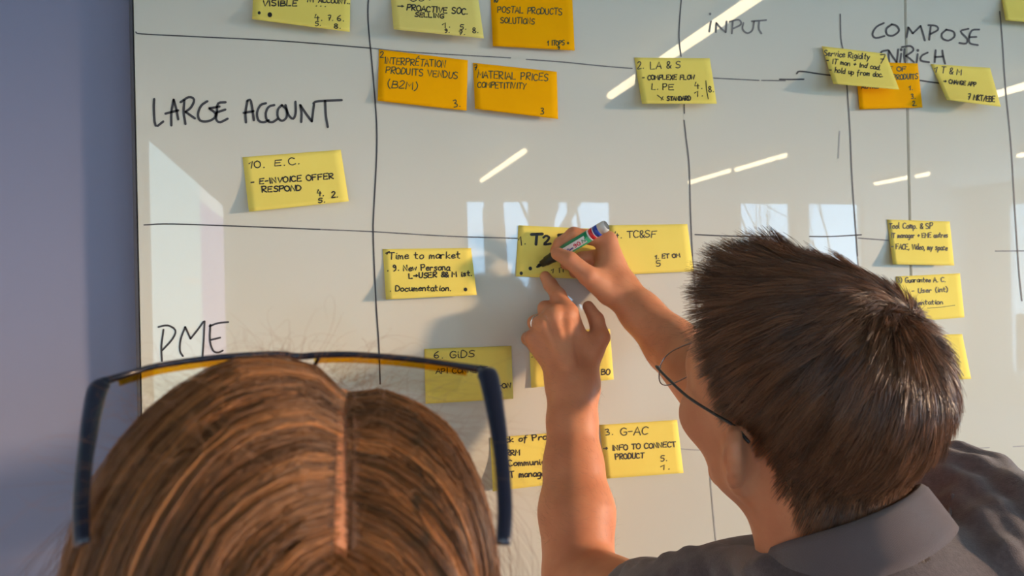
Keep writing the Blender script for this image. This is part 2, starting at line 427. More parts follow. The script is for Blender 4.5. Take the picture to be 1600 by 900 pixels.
def panel(x0, x1, tilt=0.0):
    z0, z1 = .45, 2.55; e = .0016; V = []
    for y in (.012, 0.003, 0):
        i = 0 if y else e
        V += [(x0+i, y, z0+i), (x1-i, y, z0+i), (x1-i, y, z1-i), (x0+i, y, z1-i)]
    F = [(8, 9, 10, 11), (0, 3, 2, 1)]
    for k in (0, 4):
        for j in range(4): F.append((k+j, k+(j+1) % 4, k+4+(j+1) % 4, k+4+j))
    return pmesh('glass_panel', V, F, M_board, wb_)
panel(xl, xs-.0010); panel(xs+.0010, 3.4)
MB().box((xl-.004, -.001, .45), (xl-.0003, .02, 2.55)).build('edge_shadow', mat('edge_shade', (.06, .06, .075), .5), wb_)  # dark strip standing in for the shadow along the board's left edge
# ---- handwriting
G = {}
def gl(ch, *st): G[ch] = [[(float(a), float(b)) for a, b in (p.split(',') for p in s.split())] for s in st]
gl('A', '0,0 .28,1 .56,0', '.1,.36 .48,.36'); gl('B', '.05,0 .05,1', '.05,1 .4,.95 .42,.65 .05,.54', '.05,.54 .48,.48 .5,.1 .05,0')
gl('C', '.52,.85 .3,1 .08,.75 .06,.3 .25,0 .52,.12'); gl('D', '.05,0 .05,1 .35,.92 .52,.55 .38,.1 .05,0')
gl('E', '.5,1 .06,.98 .06,0 .5,.02', '.06,.52 .42,.54'); gl('F', '.06,0 .06,.98 .52,1', '.06,.52 .42,.54')
gl('G', '.52,.85 .3,1 .08,.75 .06,.3 .25,0 .5,.1 .52,.42 .3,.42'); gl('H', '.05,0 .05,1', '.5,0 .5,1', '.05,.5 .5,.52')
gl('I', '.15,0 .15,1'); gl('J', '.4,1 .4,.2 .2,0 .05,.15'); gl('K', '.06,0 .06,1', '.5,1 .08,.45 .52,0'); gl('L', '.06,1 .06,0 .48,.02')
gl('M', '.04,0 .08,1 .32,.4 .58,1 .62,0'); gl('N', '.05,0 .05,1 .5,0 .5,1'); gl('O', '.3,1 .06,.75 .06,.25 .3,0 .54,.25 .54,.75 .3,1')
gl('P', '.06,0 .06,1', '.02,.95 .4,1 .5,.75 .35,.5 .08,.46'); gl('Q', '.3,1 .06,.75 .06,.25 .3,0 .54,.25 .54,.75 .3,1', '.35,.25 .58,-.05')
gl('R', '.06,0 .06,1', '.02,.95 .4,1 .5,.75 .35,.52 .08,.48 .52,0'); gl('S', '.5,.9 .3,1 .1,.85 .14,.6 .45,.42 .48,.15 .28,0 .05,.1')
gl('T', '.02,.98 .56,1', '.29,1 .29,0'); gl('U', '.05,1 .08,.2 .28,0 .48,.2 .5,1'); gl('V', '.03,1 .27,0 .52,1'); gl('W', '.02,1 .16,0 .32,.7 .48,0 .62,1')
gl('X', '.05,0 .5,1', '.05,1 .5,0'); gl('Y', '.04,1 .27,.5 .5,1', '.27,.5 .2,0'); gl('Z', '.05,1 .5,1 .05,0 .52,0')
gl('0', '.28,1 .06,.7 .08,.2 .28,0 .48,.25 .48,.75 .28,1'); gl('1', '.05,.65 .3,1 .22,0'); gl('2', '.06,.8 .25,1 .45,.8 .3,.4 .04,0 .5,.04')
gl('3', '.08,.92 .35,1 .42,.75 .2,.55 .45,.4 .4,.08 .06,.02'); gl('4', '.2,1 .05,.45 .5,.45', '.38,.7 .36,0'); gl('5', '.48,1 .14,1 .1,.58 .38,.58 .45,.25 .25,0 .05,.08')
gl('6', '.42,1 .14,.65 .08,.2 .28,0 .45,.2 .32,.45 .1,.35'); gl('7', '.05,.98 .48,1 .2,0', '.12,.5 .42,.52'); gl('8', '.28,.52 .1,.75 .28,1 .45,.78 .28,.52 .06,.25 .28,0 .48,.22 .28,.52')
gl('9', '.42,.75 .25,.98 .08,.75 .25,.55 .42,.78 .38,.2 .15,0'); gl('.', '.1,.02 .14,.06'); gl(',', '.14,.08 .06,-.15'); gl('-', '.05,.45 .38,.48'); gl('+', '.05,.45 .42,.48', '.23,.25 .24,.7')
gl('(', '.25,1.1 .08,.6 .12,.1 .25,-.15'); gl(')', '.05,1.1 .25,.6 .2,.1 .03,-.15'); gl('&', '.5,0 .12,.7 .28,1 .4,.75 .06,.25 .25,0 .52,.4'); gl('/', '.05,-.05 .4,1.05'); gl("'", '.12,1 .08,.75')
gl('>', '.02,.45 .55,.47', '.38,.68 .57,.47 .38,.26'); gl('|', '.1,1.2 .14,-.2'); gl(' ',)
gl('a', '.42,.5 .2,.58 .05,.28 .18,0 .4,.2 .42,.55 .42,.05 .52,.02'); gl('b', '.06,1 .06,.05 .3,0 .45,.3 .3,.55 .08,.4'); gl('c', '.42,.48 .22,.58 .05,.3 .2,0 .45,.1')
gl('d', '.42,.5 .2,.55 .05,.28 .2,0 .4,.2', '.45,1 .42,0'); gl('e', '.06,.28 .4,.36 .28,.58 .07,.38 .14,.02 .44,.1'); gl('f', '.42,.95 .25,1 .18,.6 .14,-.3', '.03,.52 .36,.55')
gl('g', '.42,.5 .2,.58 .05,.3 .2,.05 .4,.25 .42,.5 .38,-.3 .1,-.35'); gl('h', '.06,1 .06,0', '.06,.35 .28,.56 .4,.35 .42,0'); gl('i', '.12,.55 .12,.05 .2,0', '.13,.8 .15,.84')
gl('j', '.2,.55 .18,-.25 .03,-.3', '.2,.8 .22,.84'); gl('k', '.06,1 .06,0', '.38,.55 .1,.25 .42,0'); gl('l', '.12,1 .1,.1 .2,0'); gl('m', '.04,0 .06,.55 .2,.55 .26,.05', '.26,.4 .42,.56 .48,.3 .5,0')
gl('n', '.05,0 .06,.55', '.06,.38 .28,.56 .38,.35 .4,0'); gl('o', '.24,.56 .06,.38 .08,.1 .24,0 .42,.2 .38,.48 .24,.56'); gl('p', '.06,.55 .04,-.35', '.06,.45 .32,.56 .42,.28 .25,0 .06,.12')
gl('q', '.4,.5 .2,.56 .05,.3 .2,.02 .4,.25', '.42,.55 .4,-.35'); gl('r', '.06,0 .07,.55', '.07,.35 .22,.55 .38,.5'); gl('s', '.38,.5 .2,.56 .1,.42 .35,.18 .22,0 .04,.06'); gl('t', '.2,.95 .18,.08 .35,.02', '.04,.6 .38,.62')
gl('u', '.06,.55 .08,.1 .24,0 .38,.2', '.4,.55 .42,0'); gl('v', '.04,.55 .2,0 .38,.55'); gl('w', '.03,.55 .12,.02 .26,.4 .38,.02 .5,.55'); gl('x', '.05,.55 .4,0', '.4,.55 .03,0'); gl('y', '.05,.55 .22,.1', '.42,.55 .1,-.35'); gl('z', '.05,.52 .4,.54 .05,0 .42,.02')
G['\u00c9'] = G['E']+[[(.2, 1.12), (.38, 1.3)]]
ADV = {'I': .3, '1': .42, '.': .25, ',': .25, ' ': .45, 'i': .28, 'l': .28, 'j': .3, 'M': .74, 'W': .74, 'm': .62, 'w': .6, '-': .48, '>': .7, "'": .22, '(': .34, ')': .34}
CURVY = set('BCDGJOPQRSU02356789&abcdeghmnopqrsuy()')
def text_strokes(txt, a, b, h, seed=0):
    rnd = random.Random(txt+str(seed)); adv = [ADV.get(c, .62 if c.isupper() or c.isdigit() else .5) for c in txt]; tot = sum(adv)
    if len(txt): tot -= .1
    dx, dy = b[0]-a[0], b[1]-a[1]; L = math.hypot(dx, dy); ux, uy = dx/L, dy/L; sx = L/tot; x = 0; out = []
    for c, w in zip(txt, adv):
        jy = rnd.uniform(-.05, .05)*h; sl = rnd.uniform(-.06, .10); sc = rnd.uniform(.92, 1.08)
        for st in G.get(c, []):
            pts = [((x+px+sl*py)*sx, -py*h*sc+jy) for px, py in st]
            if c in CURVY and len(pts) > 2: pts = [tuple(q) for q in smooth_line(pts, 3)]
            out.append([(a[0]+ux*X-uy*Y, a[1]+uy*X+ux*Y) for X, Y in pts])
        x += w
    return out
def ribbon(mb, pts, wpx, fn, wob=0):
    """flat marker stroke of width wpx (pixels), laid on a surface through fn(px,py)->3D"""
    P = np.asarray(pts, float)
    if len(P) == 1: P = np.vstack([P, P+[.01, 0]])
    keep = [0]+[i for i in range(1, len(P)) if np.linalg.norm(P[i]-P[i-1]) > 1e-3]; P = P[keep]
    if len(P) < 2: P = np.vstack([P, P+[.3, 0]])
    # subdivide long spans so strokes follow the paper
    Q = [P[0]]
    for i in range(1, len(P)):
        n = max(1, int(np.linalg.norm(P[i]-P[i-1])/14))
        for k in range(1, n+1): Q.append(P[i-1]+(P[i]-P[i-1])*k/n)
    P = np.array(Q); T = np.gradient(P, axis=0); T /= np.linalg.norm(T, axis=1)[:, None]+1e-9; Nn = np.stack([-T[:, 1], T[:, 0]], 1); h = wpx/2
    L = P+Nn*h; R = P-Nn*h; c0 = P[0]-T[0]*h*.8; c1 = P[-1]+T[-1]*h*.8
    n = len(P); V2 = np.vstack([L, R, [c0+Nn[0]*h*.5, c0-Nn[0]*h*.5, c1+Nn[-1]*h*.5, c1-Nn[-1]*h*.5]])
    F = [(i, i+1, n+i+1, n+i) for i in range(n-1)]+[(2*n, 0, n, 2*n+1), (n-1, 2*n+2, 2*n+3, 2*n-1)]
    mb.add([fn(*v) for v in V2], F)
def dot(mb, c, r, fn):
    V = [fn(*c)]+[fn(c[0]+r*math.cos(t), c[1]+r*math.sin(t)*1.1) for t in np.linspace(0, 2*math.pi, 12, endpoint=False)]
    mb.add(V, [(0, 1+k, 1+(k+1) % 12) for k in range(12)])
onb = lambda px, py: brd(px, py, .0005)
M_ink = mat('dry_marker', (.045, .045, .05), .6); M_ink2 = mat('faded_marker', (.20, .20, .20), .7, noise=(90, (.12, .12, .12)))
M_ink3 = mat('nearly_wiped_marker', (.40, .40, .38), .7, noise=(90, (.33, .33, .32)))
def cr(o, s, *st): return [[(o[0]+x/s, o[1]+y/s) for x, y in p] for p in st]
def word(label, strokes, w, m=None, sm=3):
    mb = MB()
    for st in strokes:
        if len(st) == 1: dot(mb, st[0], w*.7, onb)
        else: ribbon(mb, smooth_line(st, sm) if len(st) > 2 and sm else st, w, onb)
    o = mb.build('handwritten_word', m or M_ink, wb_); o['label'] = label
def line(strokes, w, m):
    for st in strokes:
        mb = MB(); ribbon(mb, smooth_line(st, 5), w, onb); mb.build('grid_line', m, wb_)
word('black marker word LARGE ACCOUNT', cr((200, 0), 4.205, [(172,650),(170,720),(182,826),(232,798)], [(285,825),(285,740),(300,655)], [(300,655),(318,720),(330,785)], [(245,747),(330,725)],
    [(378,815),(366,740),(370,660)], [(345,672),(400,638),(434,655),(415,705),(378,735)], [(378,735),(440,778)], [(522,665),(480,695),(460,750),(475,792),(525,797),(568,775),(578,745)], [(578,745),(535,712)], [(535,712),(602,700)],
    [(642,672),(592,680),(584,740),(580,785),(605,803),(655,780)], [(585,738),(640,720)], [(775,805),(772,740),(785,662)], [(785,662),(808,665),(827,790)], [(760,742),(825,730)],
    [(907,678),(870,692),(848,740),(857,790),(890,803),(925,790)], [(962,690),(925,702),(905,745),(915,792),(950,802),(985,780)], [(1012,690),(985,720),(985,770),(1012,794),(1042,770),(1040,720),(1012,692)],
    [(1035,690),(1055,755),(1085,780),(1102,740),(1100,668)], [(1138,802),(1140,745),(1132,690)], [(1132,690),(1165,740),(1208,798)], [(1208,798),(1215,740),(1222,685)], [(1218,680),(1250,665),(1405,658)], [(1295,662),(1300,760),(1313,835)]), 3.8)
word('black marker word PME', cr((60, 480), 4.205, [(822,148),(808,260),(812,355)], [(788,130),(850,120),(900,152),(880,210),(815,282)], [(965,130),(935,210),(930,285),(950,322)], [(965,130),(985,175),(1000,207)], [(1000,207),(1045,150),(1085,95)], [(1092,92),(1085,230),(1078,330)],
    [(1248,98),(1180,105),(1125,125)], [(1130,115),(1127,220),(1148,285),(1180,298),(1212,285)], [(1133,215),(1195,200)]), 3.0)
word('faint grey marker word INPUT', cr((920, 0), 4.205, [(803,140),(792,208)], [(797,92)], [(835,212),(838,150)], [(838,150),(868,185),(900,212)], [(900,212),(906,140)], [(940,220),(946,140)], [(925,142),(985,130),(1000,160),(950,187)],
    [(1016,150),(1010,190),(1040,218),(1075,198),(1086,140)], [(1070,140),(1166,132)], [(1120,140),(1118,190),(1135,220)]), 2.8, mat('grey_marker', (.16, .155, .15), .7, noise=(120, (.24, .23, .22))))
word('black marker word COMPOSE', cr((1240, 0), 4.444, [(627,160),(575,187),(548,235),(570,264),(632,250)], [(682,170),(645,200),(650,240),(690,247),(732,215),(717,180),(680,168)], [(785,258),(792,222),(797,190)], [(797,190),(828,232)], [(828,232),(882,180)], [(882,180),(898,230),(912,282)], [(942,277),(952,185)], [(935,175),(990,180),(1002,207),(950,237)],
    [(1062,205),(1030,235),(1035,267),(1075,282),(1117,255),(1110,220),(1058,205)], [(1215,200),(1160,217),(1205,268),(1197,302),(1150,298)], [(1290,205),(1240,210),(1220,255),(1225,300),(1280,313)], [(1222,258),(1270,256)]), 3.0)
word('black marker word ENRICH', cr((1240, 0), 4.444, [(655,348),(610,360),(605,400)], [(665,432),(660,390),(662,352)], [(662,352),(690,395),(716,432)], [(716,432),(722,390),(727,342)], [(747,372),(740,432)], [(748,345)], [(775,432),(768,385),(770,340)], [(752,327),(812,320),(832,350),(780,388)], [(780,388),(805,405),(836,432)], [(862,375),(855,432)], [(863,350)],
    [(932,365),(890,387),(885,420),(942,432)], [(987,348),(980,432)], [(1033,350),(1040,395),(1052,442)], [(983,397),(1042,392)]), 3.0)
line([[(212,50),(222,53),(300,57),(440,64),(577,75)]], 1.9, M_ink)
line([[(577,75),(650,82),(798,90.4)], [(822,92.7),(880,97),(940,103),(988,107)], [(1115,122),(1186,125.6)], [(1190,125.6),(1227,126)], [(1555,392.4),(1600,392)]], 1.8, M_ink2)
line([[(1218,124),(1237,124.2),(1256,123.8)], [(1245,115),(1252,111.5),(1292,117),(1345,121)], [(1430,124.5),(1460,129),(1490,132)]], 2.4, M_ink)
line([[(1345,121),(1400,122),(1437,125)]], 1.6, M_ink2)
line([[(225,351.5),(270,350),(400,354.5),(500,358.5)], [(1086,366.5),(1127,368.4),(1175,369.5),(1225,369.5)], [(1265,369.5),(1300,369.5),(1346,366.8)]], 2.0, M_ink)
line([[(500,358.5),(583,362),(700,369),(812,372.5)], [(1341,372),(1388,375.5)]], 1.9, M_ink2)
line([[(1060,701),(1085,703),(1105,703)], [(1519,700.8),(1546,699.4)], [(1583,698),(1600,697)], [(1108,700),(1111,760),(1120,860)], [(1312,205),(1311,228),(1310,247)], [(1088,480),(1094,560),(1101,640),(1107,700)], [(1340,400),(1345,450)]], 1.7, M_ink3)
line([[(577,-20),(575,30),(583,120),(589,215),(584,330),(583,360),(585,420),(588,480),(592,540),(594,600)]], 2.3, M_ink)
line([[(1066,-20),(1061,50),(1064,88)], [(1069,163),(1069.4,177)], [(1069,188),(1072,215),(1077,260),(1079,330),(1082,400)], [(1562,18),(1566,60),(1571,135),(1580,230),(1586,330),(1592,420),(1597,470)], [(1313,22),(1314,60),(1318,80)], [(1323,130),(1328,200),(1331,270),(1335,330),(1340,400)]], 2.0, mat('thin_marker', (.10, .10, .10), .6))
line([[(1082,400),(1085,440),(1088,480)]], 1.6, M_ink2)
# ------------------------------------------------------------------ the sticky notes
M_yel = mat('yellow_paper', (0.89, 0.735, 0.16), .9, spec=.15, noise=(25, (0.87, 0.715, 0.15)))
M_pale = mat('pale_yellow_paper', (0.87, 0.73, 0.20), .9, spec=.15, noise=(25, (0.85, 0.71, 0.19)))
M_org = mat('orange_paper', (0.97, 0.44, 0.0), .9, spec=.10, noise=(25, (0.95, 0.425, 0.0)))
M_pen = mat('black_pen', (.02, .02, .022), .6); M_green = mat('green_black_pen', (.03, .055, .02), .6)
def note(label, C, lift, paper, texts, pen=None, base=.0008):
    TL, TR, BR, BL = [np.array(c, float) for c in C]
    prof = lambda u, v: base+lift*max(0., (v-.22)/.78)**1.5*(1+.18*math.sin(u*3.0))
    def at(u, v, extra=0.):
        p = (TL*(1-u)+TR*u)*(1-v)+(BL*(1-u)+BR*u)*v; return brd(p[0], p[1], prof(u, v)+extra)
    def inv(px, py):
        u = v = .5
        for _ in range(12):
            p = (TL*(1-u)+TR*u)*(1-v)+(BL*(1-u)+BR*u)*v; e = np.array([px, py])-p
            J = np.stack([(TR-TL)*(1-v)+(BR-BL)*v, (BL-TL)*(1-u)+(BR-TR)*u], 1); du, dv = np.linalg.solve(J, e); u += du; v += dv
        return u, v
    nu, nv = 12, 12; V = []; F = []
    for s in (.00025, 0):
        V += [at(i/nu, j/nv, s) for j in range(nv+1) for i in range(nu+1)]
    n = (nu+1)*(nv+1); q = lambda i, j: j*(nu+1)+i
    for j in range(nv):
        for i in range(nu):
            F.append((q(i, j), q(i, j+1), q(i+1, j+1), q(i+1, j))); F.append((n+q(i, j), n+q(i+1, j), n+q(i+1, j+1), n+q(i, j+1)))
    rim = [q(i, 0) for i in range(nu)]+[q(nu, j) for j in range(nv)]+[q(nu-i, nv) for i in range(nu)]+[q(0, nv-j) for j in range(nv)]
    for a, b in zip(rim, rim[1:]+rim[:1]): F.append((a, b, n+b, n+a))
    o = pmesh('sticky_note', V, F, paper, None, True); o.data.polygons.foreach_set('use_smooth', [k < 2*nu*nv for k in range(len(F))]); tag(o, label, 'sticky note', 'sticky notes on the whiteboard')
    def on(px, py): u, v = inv(px, py); return at(min(max(u, .0), 1), min(max(v, .0), 1), .0006)
    for t in texts:
        mb = MB()
        if t[0] == 'dot': dot(mb, t[1], t[2], on)
        elif t[0] == 'line': ribbon(mb, t[1], t[2] if len(t) > 2 else 1.4, on)
        else:
            for st in text_strokes(t[0], t[1], t[2], t[3]): ribbon(mb, st, t[4] if len(t) > 4 else 1.55, on)
        if mb.V: mb.build('ink_dot' if t[0] == 'dot' else 'pen_line' if t[0] == 'line' else 'handwriting', pen or M_pen, o)
note('yellow note at top left of board, line reading VISIBLE', [(397,-38),(548,-33),(546.5,50),(394,30)], .016, M_yel,
    [('VISIBLE', (410,9.5), (464,9), 8.5, 2), ('NT ACCOUNT..', (480,3), (546,6), 7, 1.8), ('...', (491,9.5), (509,10.5), 8), ('dot', (405,20), 2.4), ('dot', (421.6,23), 3.6), ('4.', (491,32), (503,32), 9), ('7.', (512,32), (520,32), 8), ('6.', (526,32.5), (537,33), 8), ('5.', (492,40), (501,40), 7), ('8.', (521,44), (532,44.5), 7)])
note('pale yellow note reading PROACTIVE SOC. SELLING', [(608,-34),(744,-26),(756,60),(615,46)], .022, M_pale,
    [('OUT', (640,2), (676,1), 12), ('>', (621,12), (632,12.5), 6), ('PROACTIVE SOC.', (635,16), (730,22.6), 9, 1.9), ('SELLING', (647.5,25.7), (693,28.5), 6.5, 1.9), ('1.', (691,43.5), (703,43), 8), ('5.', (718,46), (728,46), 8), ('8.', (738,51.5), (747,51), 8), ('9.', (694,51), (702,51), 6), ('7.', (717,54.5), (726,54), 6)])
note('orange note reading POSTAL PRODUCTS SOLUTIONS', [(766,-12),(894,-8),(898,79),(770,72)], .008, M_org,
    [('10', (770.5,3.5), (778,3.5), 9, 2), ('POSTAL PRODUCTS', (777,19.5), (878,23.3), 9.5), ('SOLUTIONS', (781.6,36), (835,37.6), 9), ('1 ITOPS +', (855,71), (889,70.5), 7.5), ('9', (871,77), (875,77), 5)], M_green)
note('orange note reading INTERPRETATION PRODUITS VENDUS', [(592,77),(731,94),(729,173),(590,157.5)], .007, M_org,
    [('2.', (593.5,90), (602,90), 9), ('INTERPR\u00c9TATION', (600,99.4), (695.5,105.3), 10.5), ('PRODUITS VENDUS', (602,114), (714.6,123), 10), ('(B2M)', (605,136.7), (651,140), 11.5), ('3.', (708.6,167.6), (719,166.5), 11)], M_green)
note('orange note reading MATERIAL PRICES COMPETITIVITY', [(739,98),(870,112),(872,186),(742,170)], .012, M_org,
    [('7.', (740.8,109.5), (748,109.5), 8), ('MATERIAL PRICES', (745.5,121.3), (856,126.5), 11), ('COMPETITIVITY', (745.5,136.7), (821.6,139), 9), ('3', (844,178), (850,178.4), 9)], M_green)
note('yellow note reading LA & S, complexe flow, standard', [(991,90),(1109,91),(1120,162),(1003,162)], .024, M_yel,
    [('2.', (995.6,108.2), (1005.6,107.5), 11), ('LA & S', (1015.6,108.2), (1063,105.8), 11), ('- COMPLEXE FLOW', (1003,124.8), (1085,124), 7, 1.8), ('L. P', (1017.5,140), (1042,140.5), 9), ('E', (1044,140.8), (1053,140.8), 9), ('4.', (1085,139), (1097,138.5), 10), ('1.', (1085,151), (1098,150.5), 9), ('line', [(1103,126),(1104,140),(1106.7,154.6)], 1.2), ('8.', (1106.7,144), (1115,143.5), 9),
     ('line', [(1027,148.6),(1033,153),(1037,156),(1033,157),(1036,151)]), ('STANDARD', (1041.8,157), (1079,157), 6.5, 2)])
note('orange note mostly covered by the Service Rigidity note', [(1336,96),(1434,99),(1441.5,168),(1343,171)], .006, M_org,
    [('NICHE OF', (1360,111.4), (1415.5,111.4), 7), ('/ PRODUITS', (1388,125), (1434,123.3), 8), ('1.', (1420,140.6), (1426,140.6), 7), ('3.', (1423.4,154), (1430,154), 7), ('2.', (1425.6,165.4), (1432,165), 7), ('AUTRE', (1346,138.4), (1373,137.7), 5)], M_green)
note('yellow note reading Service Rigidity, overlapping an orange note', [(1284,72),(1384,84),(1405,140),(1302,131)], .026, M_yel,
    [('Service Rigidity', (1287,86.6), (1358,93.4), 9), ('7', (1373,99), (1382,99.5), 13), ('- IT man + Ind cad.', (1290.6,97.9), (1375,109), 7.5), ('- hold up from doc.', (1295,112.5), (1379,120.4), 8)], None, .0065)
note('yellow note reading 1 T & M below the word COMPOSE', [(1454,100),(1547,106),(1564,167),(1479,156)], .032, M_yel,
    [('1', (1459,112.5), (1464,112.7), 9), ('T & M', (1470,114), (1502,117), 9.5), ('> CHANGE APP', (1474,129.4), (1525,135), 6, 1.8), ('7 MKT/EBE', (1512,155), (1554,159.5), 8.5, 1.8)])
note('yellow note cut off by the top right corner', [(1560,-30),(1640,-26),(1660,38),(1571,32)], .016, M_yel, [])
note('yellow note reading 10. E. C. E-INVOICE OFFER RESPOND', [(379,245.5),(532.5,234),(545,314.5),(389,331)], .012, M_yel,
    [('10.', (388,263), (413,262), 11.5, 1.8), ('E.', (428,259.5), (445,258.5), 9, 1.7), ('C.', (451,258), (467.5,256), 12, 1.7), ('- E-INVOICE OFFER', (392,289), (521,279), 8.5, 2), ('RESPOND', (409,300), (470,298), 8.5, 2.1), ('4.', (495,306), (505.5,306), 9, 2), ('2.', (517.5,309), (527.5,308.5), 9, 2), ('5.', (497,316.5), (507.5,316), 7, 2)])
note('yellow note reading Time to market, New Persona, Documentation', [(598,389),(736,387.5),(745,461),(603,468)], .014, M_yel,
    [("'", (602,407), (606,407), 12, 2), ('Time to market', (607,405), (719,403.4), 10.5, 1.8), ('-', (602,399), (609,396), 6, 2), ('. 9. New Persona', (604.5,423.4), (702,422.3), 9.5, 1.9), ('L>USER && M ist.', (638.5,435), (737,431), 8, 2.1), ('. Documentation.', (608.5,455), (704,454.4), 9, 1.8), ('dot', (727.4,452.3), 2.8)])
note('yellow note reading 4. TC & SF, right of the writing hand', [(950,352),(1074,350),(1084,424),(957,430)], .006, M_yel,
    [('4. TC&SF', (959,372.4), (1025,370.7), 10.5), ('1. ET OM', (1023.5,404.5), (1062.7,402), 6.5, 1.7), ('5', (1025,416), (1033,415.6), 8.5)])
note('yellow note reading 1. T2, being written on with the marker', [(810,352),(938,358),(942,437),(806,432)], .0025, M_yel,
    [('1.', (811,383.5), (821,382), 14, 1.6), ('T', (828,382), (845,381.5), 15, 4.6), ('2', (849,381.7), (861,381), 14, 3.6), ('P', (871,381), (885,381), 15, 4.6), ('dot', (814.4,427), 2.6), ('dot', (828.6,419.5), 2.8), ('line', [(839,417),(843,416)], 3.5), ('1 IT', (861,426.5), (883,425), 7)])
note('yellow note reading 6. GiDS API, behind the raised glasses', [(663,545),(799,540.5),(802,623),(665,631)], .008, M_yel,
    [('6. GiDS', (677,560), (741,558), 10.5), ('API CONNECT.', (681,584), (764,581), 8.5), ('IT-ON', (768,606.4), (797.5,606), 7, 1.8), ('et', (776,619), (784,618.5), 8, 1.8)])
note('yellow note hidden behind the pointing left hand', [(826,517),(953,514),(959,593),(830,606)], .003, M_yel,
    [('.', (829,559), (832,558), 8), ('S BO', (927,587), (952.5,585), 8.5, 1.8)])
note('yellow note reading Lack of Product, cut by the left forearm', [(766,684),(894,674),(900,752),(770,768)], .010, M_yel,
    [('Lack of Product', (772,693), (884,684), 9.5, 1.9), ('. RRM', (783,712.5), (812,711), 8.5, 1.9), ('. Communication', (783,729), (885,724), 9, 1.9), ('. IT manager', (783,747.5), (858,743), 9.5, 1.9)])
note('yellow note reading 3. GAC, info to connect product', [(937,664),(1058,656),(1068,739),(946,748)], .012, M_yel,
    [('3.', (945.5,680), (957.5,679), 9), ('G-AC', (969,680), (1012,679), 12), ('> INFO TO CONNECT', (943,705), (1056,698), 8, 1.8), ('PRODUCT', (961.6,718), (1006,715.7), 8, 1.8), ('5.', (1032,720.5), (1042,720), 9), ('1.', (1032,734), (1046,733.5), 7.5)])
note('yellow note reading Tool Comp., above the crown of the man', [(1386,343),(1484,346),(1491,415),(1395,413)], .013, M_yel,
    [('Tool Comp. & SP', (1388.5,357.5), (1457,357), 9), ('IT manager + EME autres', (1392,371.5), (1481,371), 7.5), ('- FACE, Video, my space', (1392.5,389), (1480,391), 8.5)])
note('yellow note reading Guarantee A. C., half behind the dark hair', [(1400,432),(1500,427),(1507,496),(1405,504)], .010, M_yel,
    [('3) Guarantee A. C.', (1401.6,441.5), (1477,440.5), 7.5), ('- User (int)', (1424.5,458), (1481,455.6), 7.5), ('Documentation', (1405,477.5), (1473,475), 7), ('line', [(1449,481.5),(1470,480),(1492,477)], .8)])
note('blank corner of a yellow note beside the back of the dark-haired head', [(1408,524),(1503.5,522),(1517.5,592),(1416,597)], .016, M_yel, [])
# ------------------------------------------------------------------ people: shared builders
M_skin = mat('skin', (0.64, 0.275, 0.14), .5, spec=.3, sss=.25, noise=(26, (0.56, 0.215, 0.105)), bump=(420, .18, .0006))
M_hairm = mat('dark_brown_hair', (0.05, 0.025, 0.012), .30, spec=.8, attr='tone')
M_eye = mat('eye_white', (.75, .73, .70), .15); M_iris = mat('eye_iris', (.06, .04, .025), .1)
def frame(f, upish):
    f = np.asarray(f, float); f = f/np.linalg.norm(f); u = np.asarray(upish, float); u = u-f*(u@f); u /= np.linalg.norm(u)
    l = np.cross(u, f)                        # left = up x forward
    return np.stack([-l, f, u], 1)            # columns: right, forward, up
def head_field(F, c, A, s=1.0):
    """adds a head with face and ears to field F. local axes: x right, y forward, z up; c = point between the ears"""
    W = lambda x, y, z: c+A@(np.array([x, y, z])*s)
    def seg(a, b, r1, r2, k): F.add(Seg(W(*a), W(*b), r1*s, r2*s, k*s))
    def ell(p, r, k, M=None): F.add(Ell(W(*p), np.array(r)*s, A if M is None else A@M, k*s))
    ell((0, -.014, .040), (.0755, .097, .084), .02)
    ell((0, .036, -.027), (.052, .058, .074), .05)
    ell((0, .030, .035), (.066, .062, .065), .03)
    for sx in (-1, 1):
        seg((sx*.056, -.004, -.036), (sx*.036, .030, -.056), .016, .012, .035)
        seg((sx*.036, .030, -.056), (sx*.014, .078, -.095), .013, .012, .03)
        ell((sx*.046, .062, -.018), (.022, .024, .019), .03)
        seg((0, .088, .030), (sx*.042, .074, .028), .009, .009, .02)
    ell((0, .080, -.096), (.019, .016, .015), .02)
    seg((0, .090, .022), (0, .113, -.024), .007, .0115, .014)
    for sx in (-1, 1): ell((sx*.012, .102, -.030), (.008, .010, .008), .010)
    ell((0, .090, -.052), (.020, .012, .016), .018)
    ell((0, .0985, -.0615), (.021, .008, .0055), .006); ell((0, .0965, -.0725), (.018, .0085, .006), .006)
    for sx in (-1, 1): F.sub(Ell(W(sx*.032, .104, .010), np.array((.017, .020, .012))*s, A, .014*s))
    for sx in (-1, 1):                        # ears: a tilted shell with helix rim, hollow and lobe
        t = math.radians(40); M = np.array([[math.cos(t), -sx*math.sin(t), 0], [sx*math.sin(t), math.cos(t), 0], [0, 0, 1]])
        M = M@np.array([[1, 0, 0], [0, math.cos(.2), -math.sin(.2)], [0, math.sin(.2), math.cos(.2)]])
        e0 = np.array([sx*.0805, -.016, -.009])
        es = .88; E = lambda x, y, z: W(*(e0+es*(M@np.array([x*sx, y, z]))))
        F.add(Ell(E(0, 0, .004), np.array((.006, .0175, .027))*s*es, A@M, .012*s))
        F.add(Ell(E(0, .004, -.025), np.array((.0055, .0105, .012))*s*es, A@M, .008*s))
        rim = [E(.004, .0165*math.cos(u)*1.0, .006+.026*math.sin(u)) for u in np.linspace(.2, 3.9, 9)]
        for a, b in zip(rim, rim[1:]): F.add(Seg(a, b, .0042*s, .0042*s, .004*s))
        F.sub(Ell(E(.009, .002, .004), np.array((.008, .010, .016))*s*es, A@M, .006*s))
        seg((sx*.066, -.006, -.010), (sx*.077, -.010, -.010), .013, .009, .012)
    return W
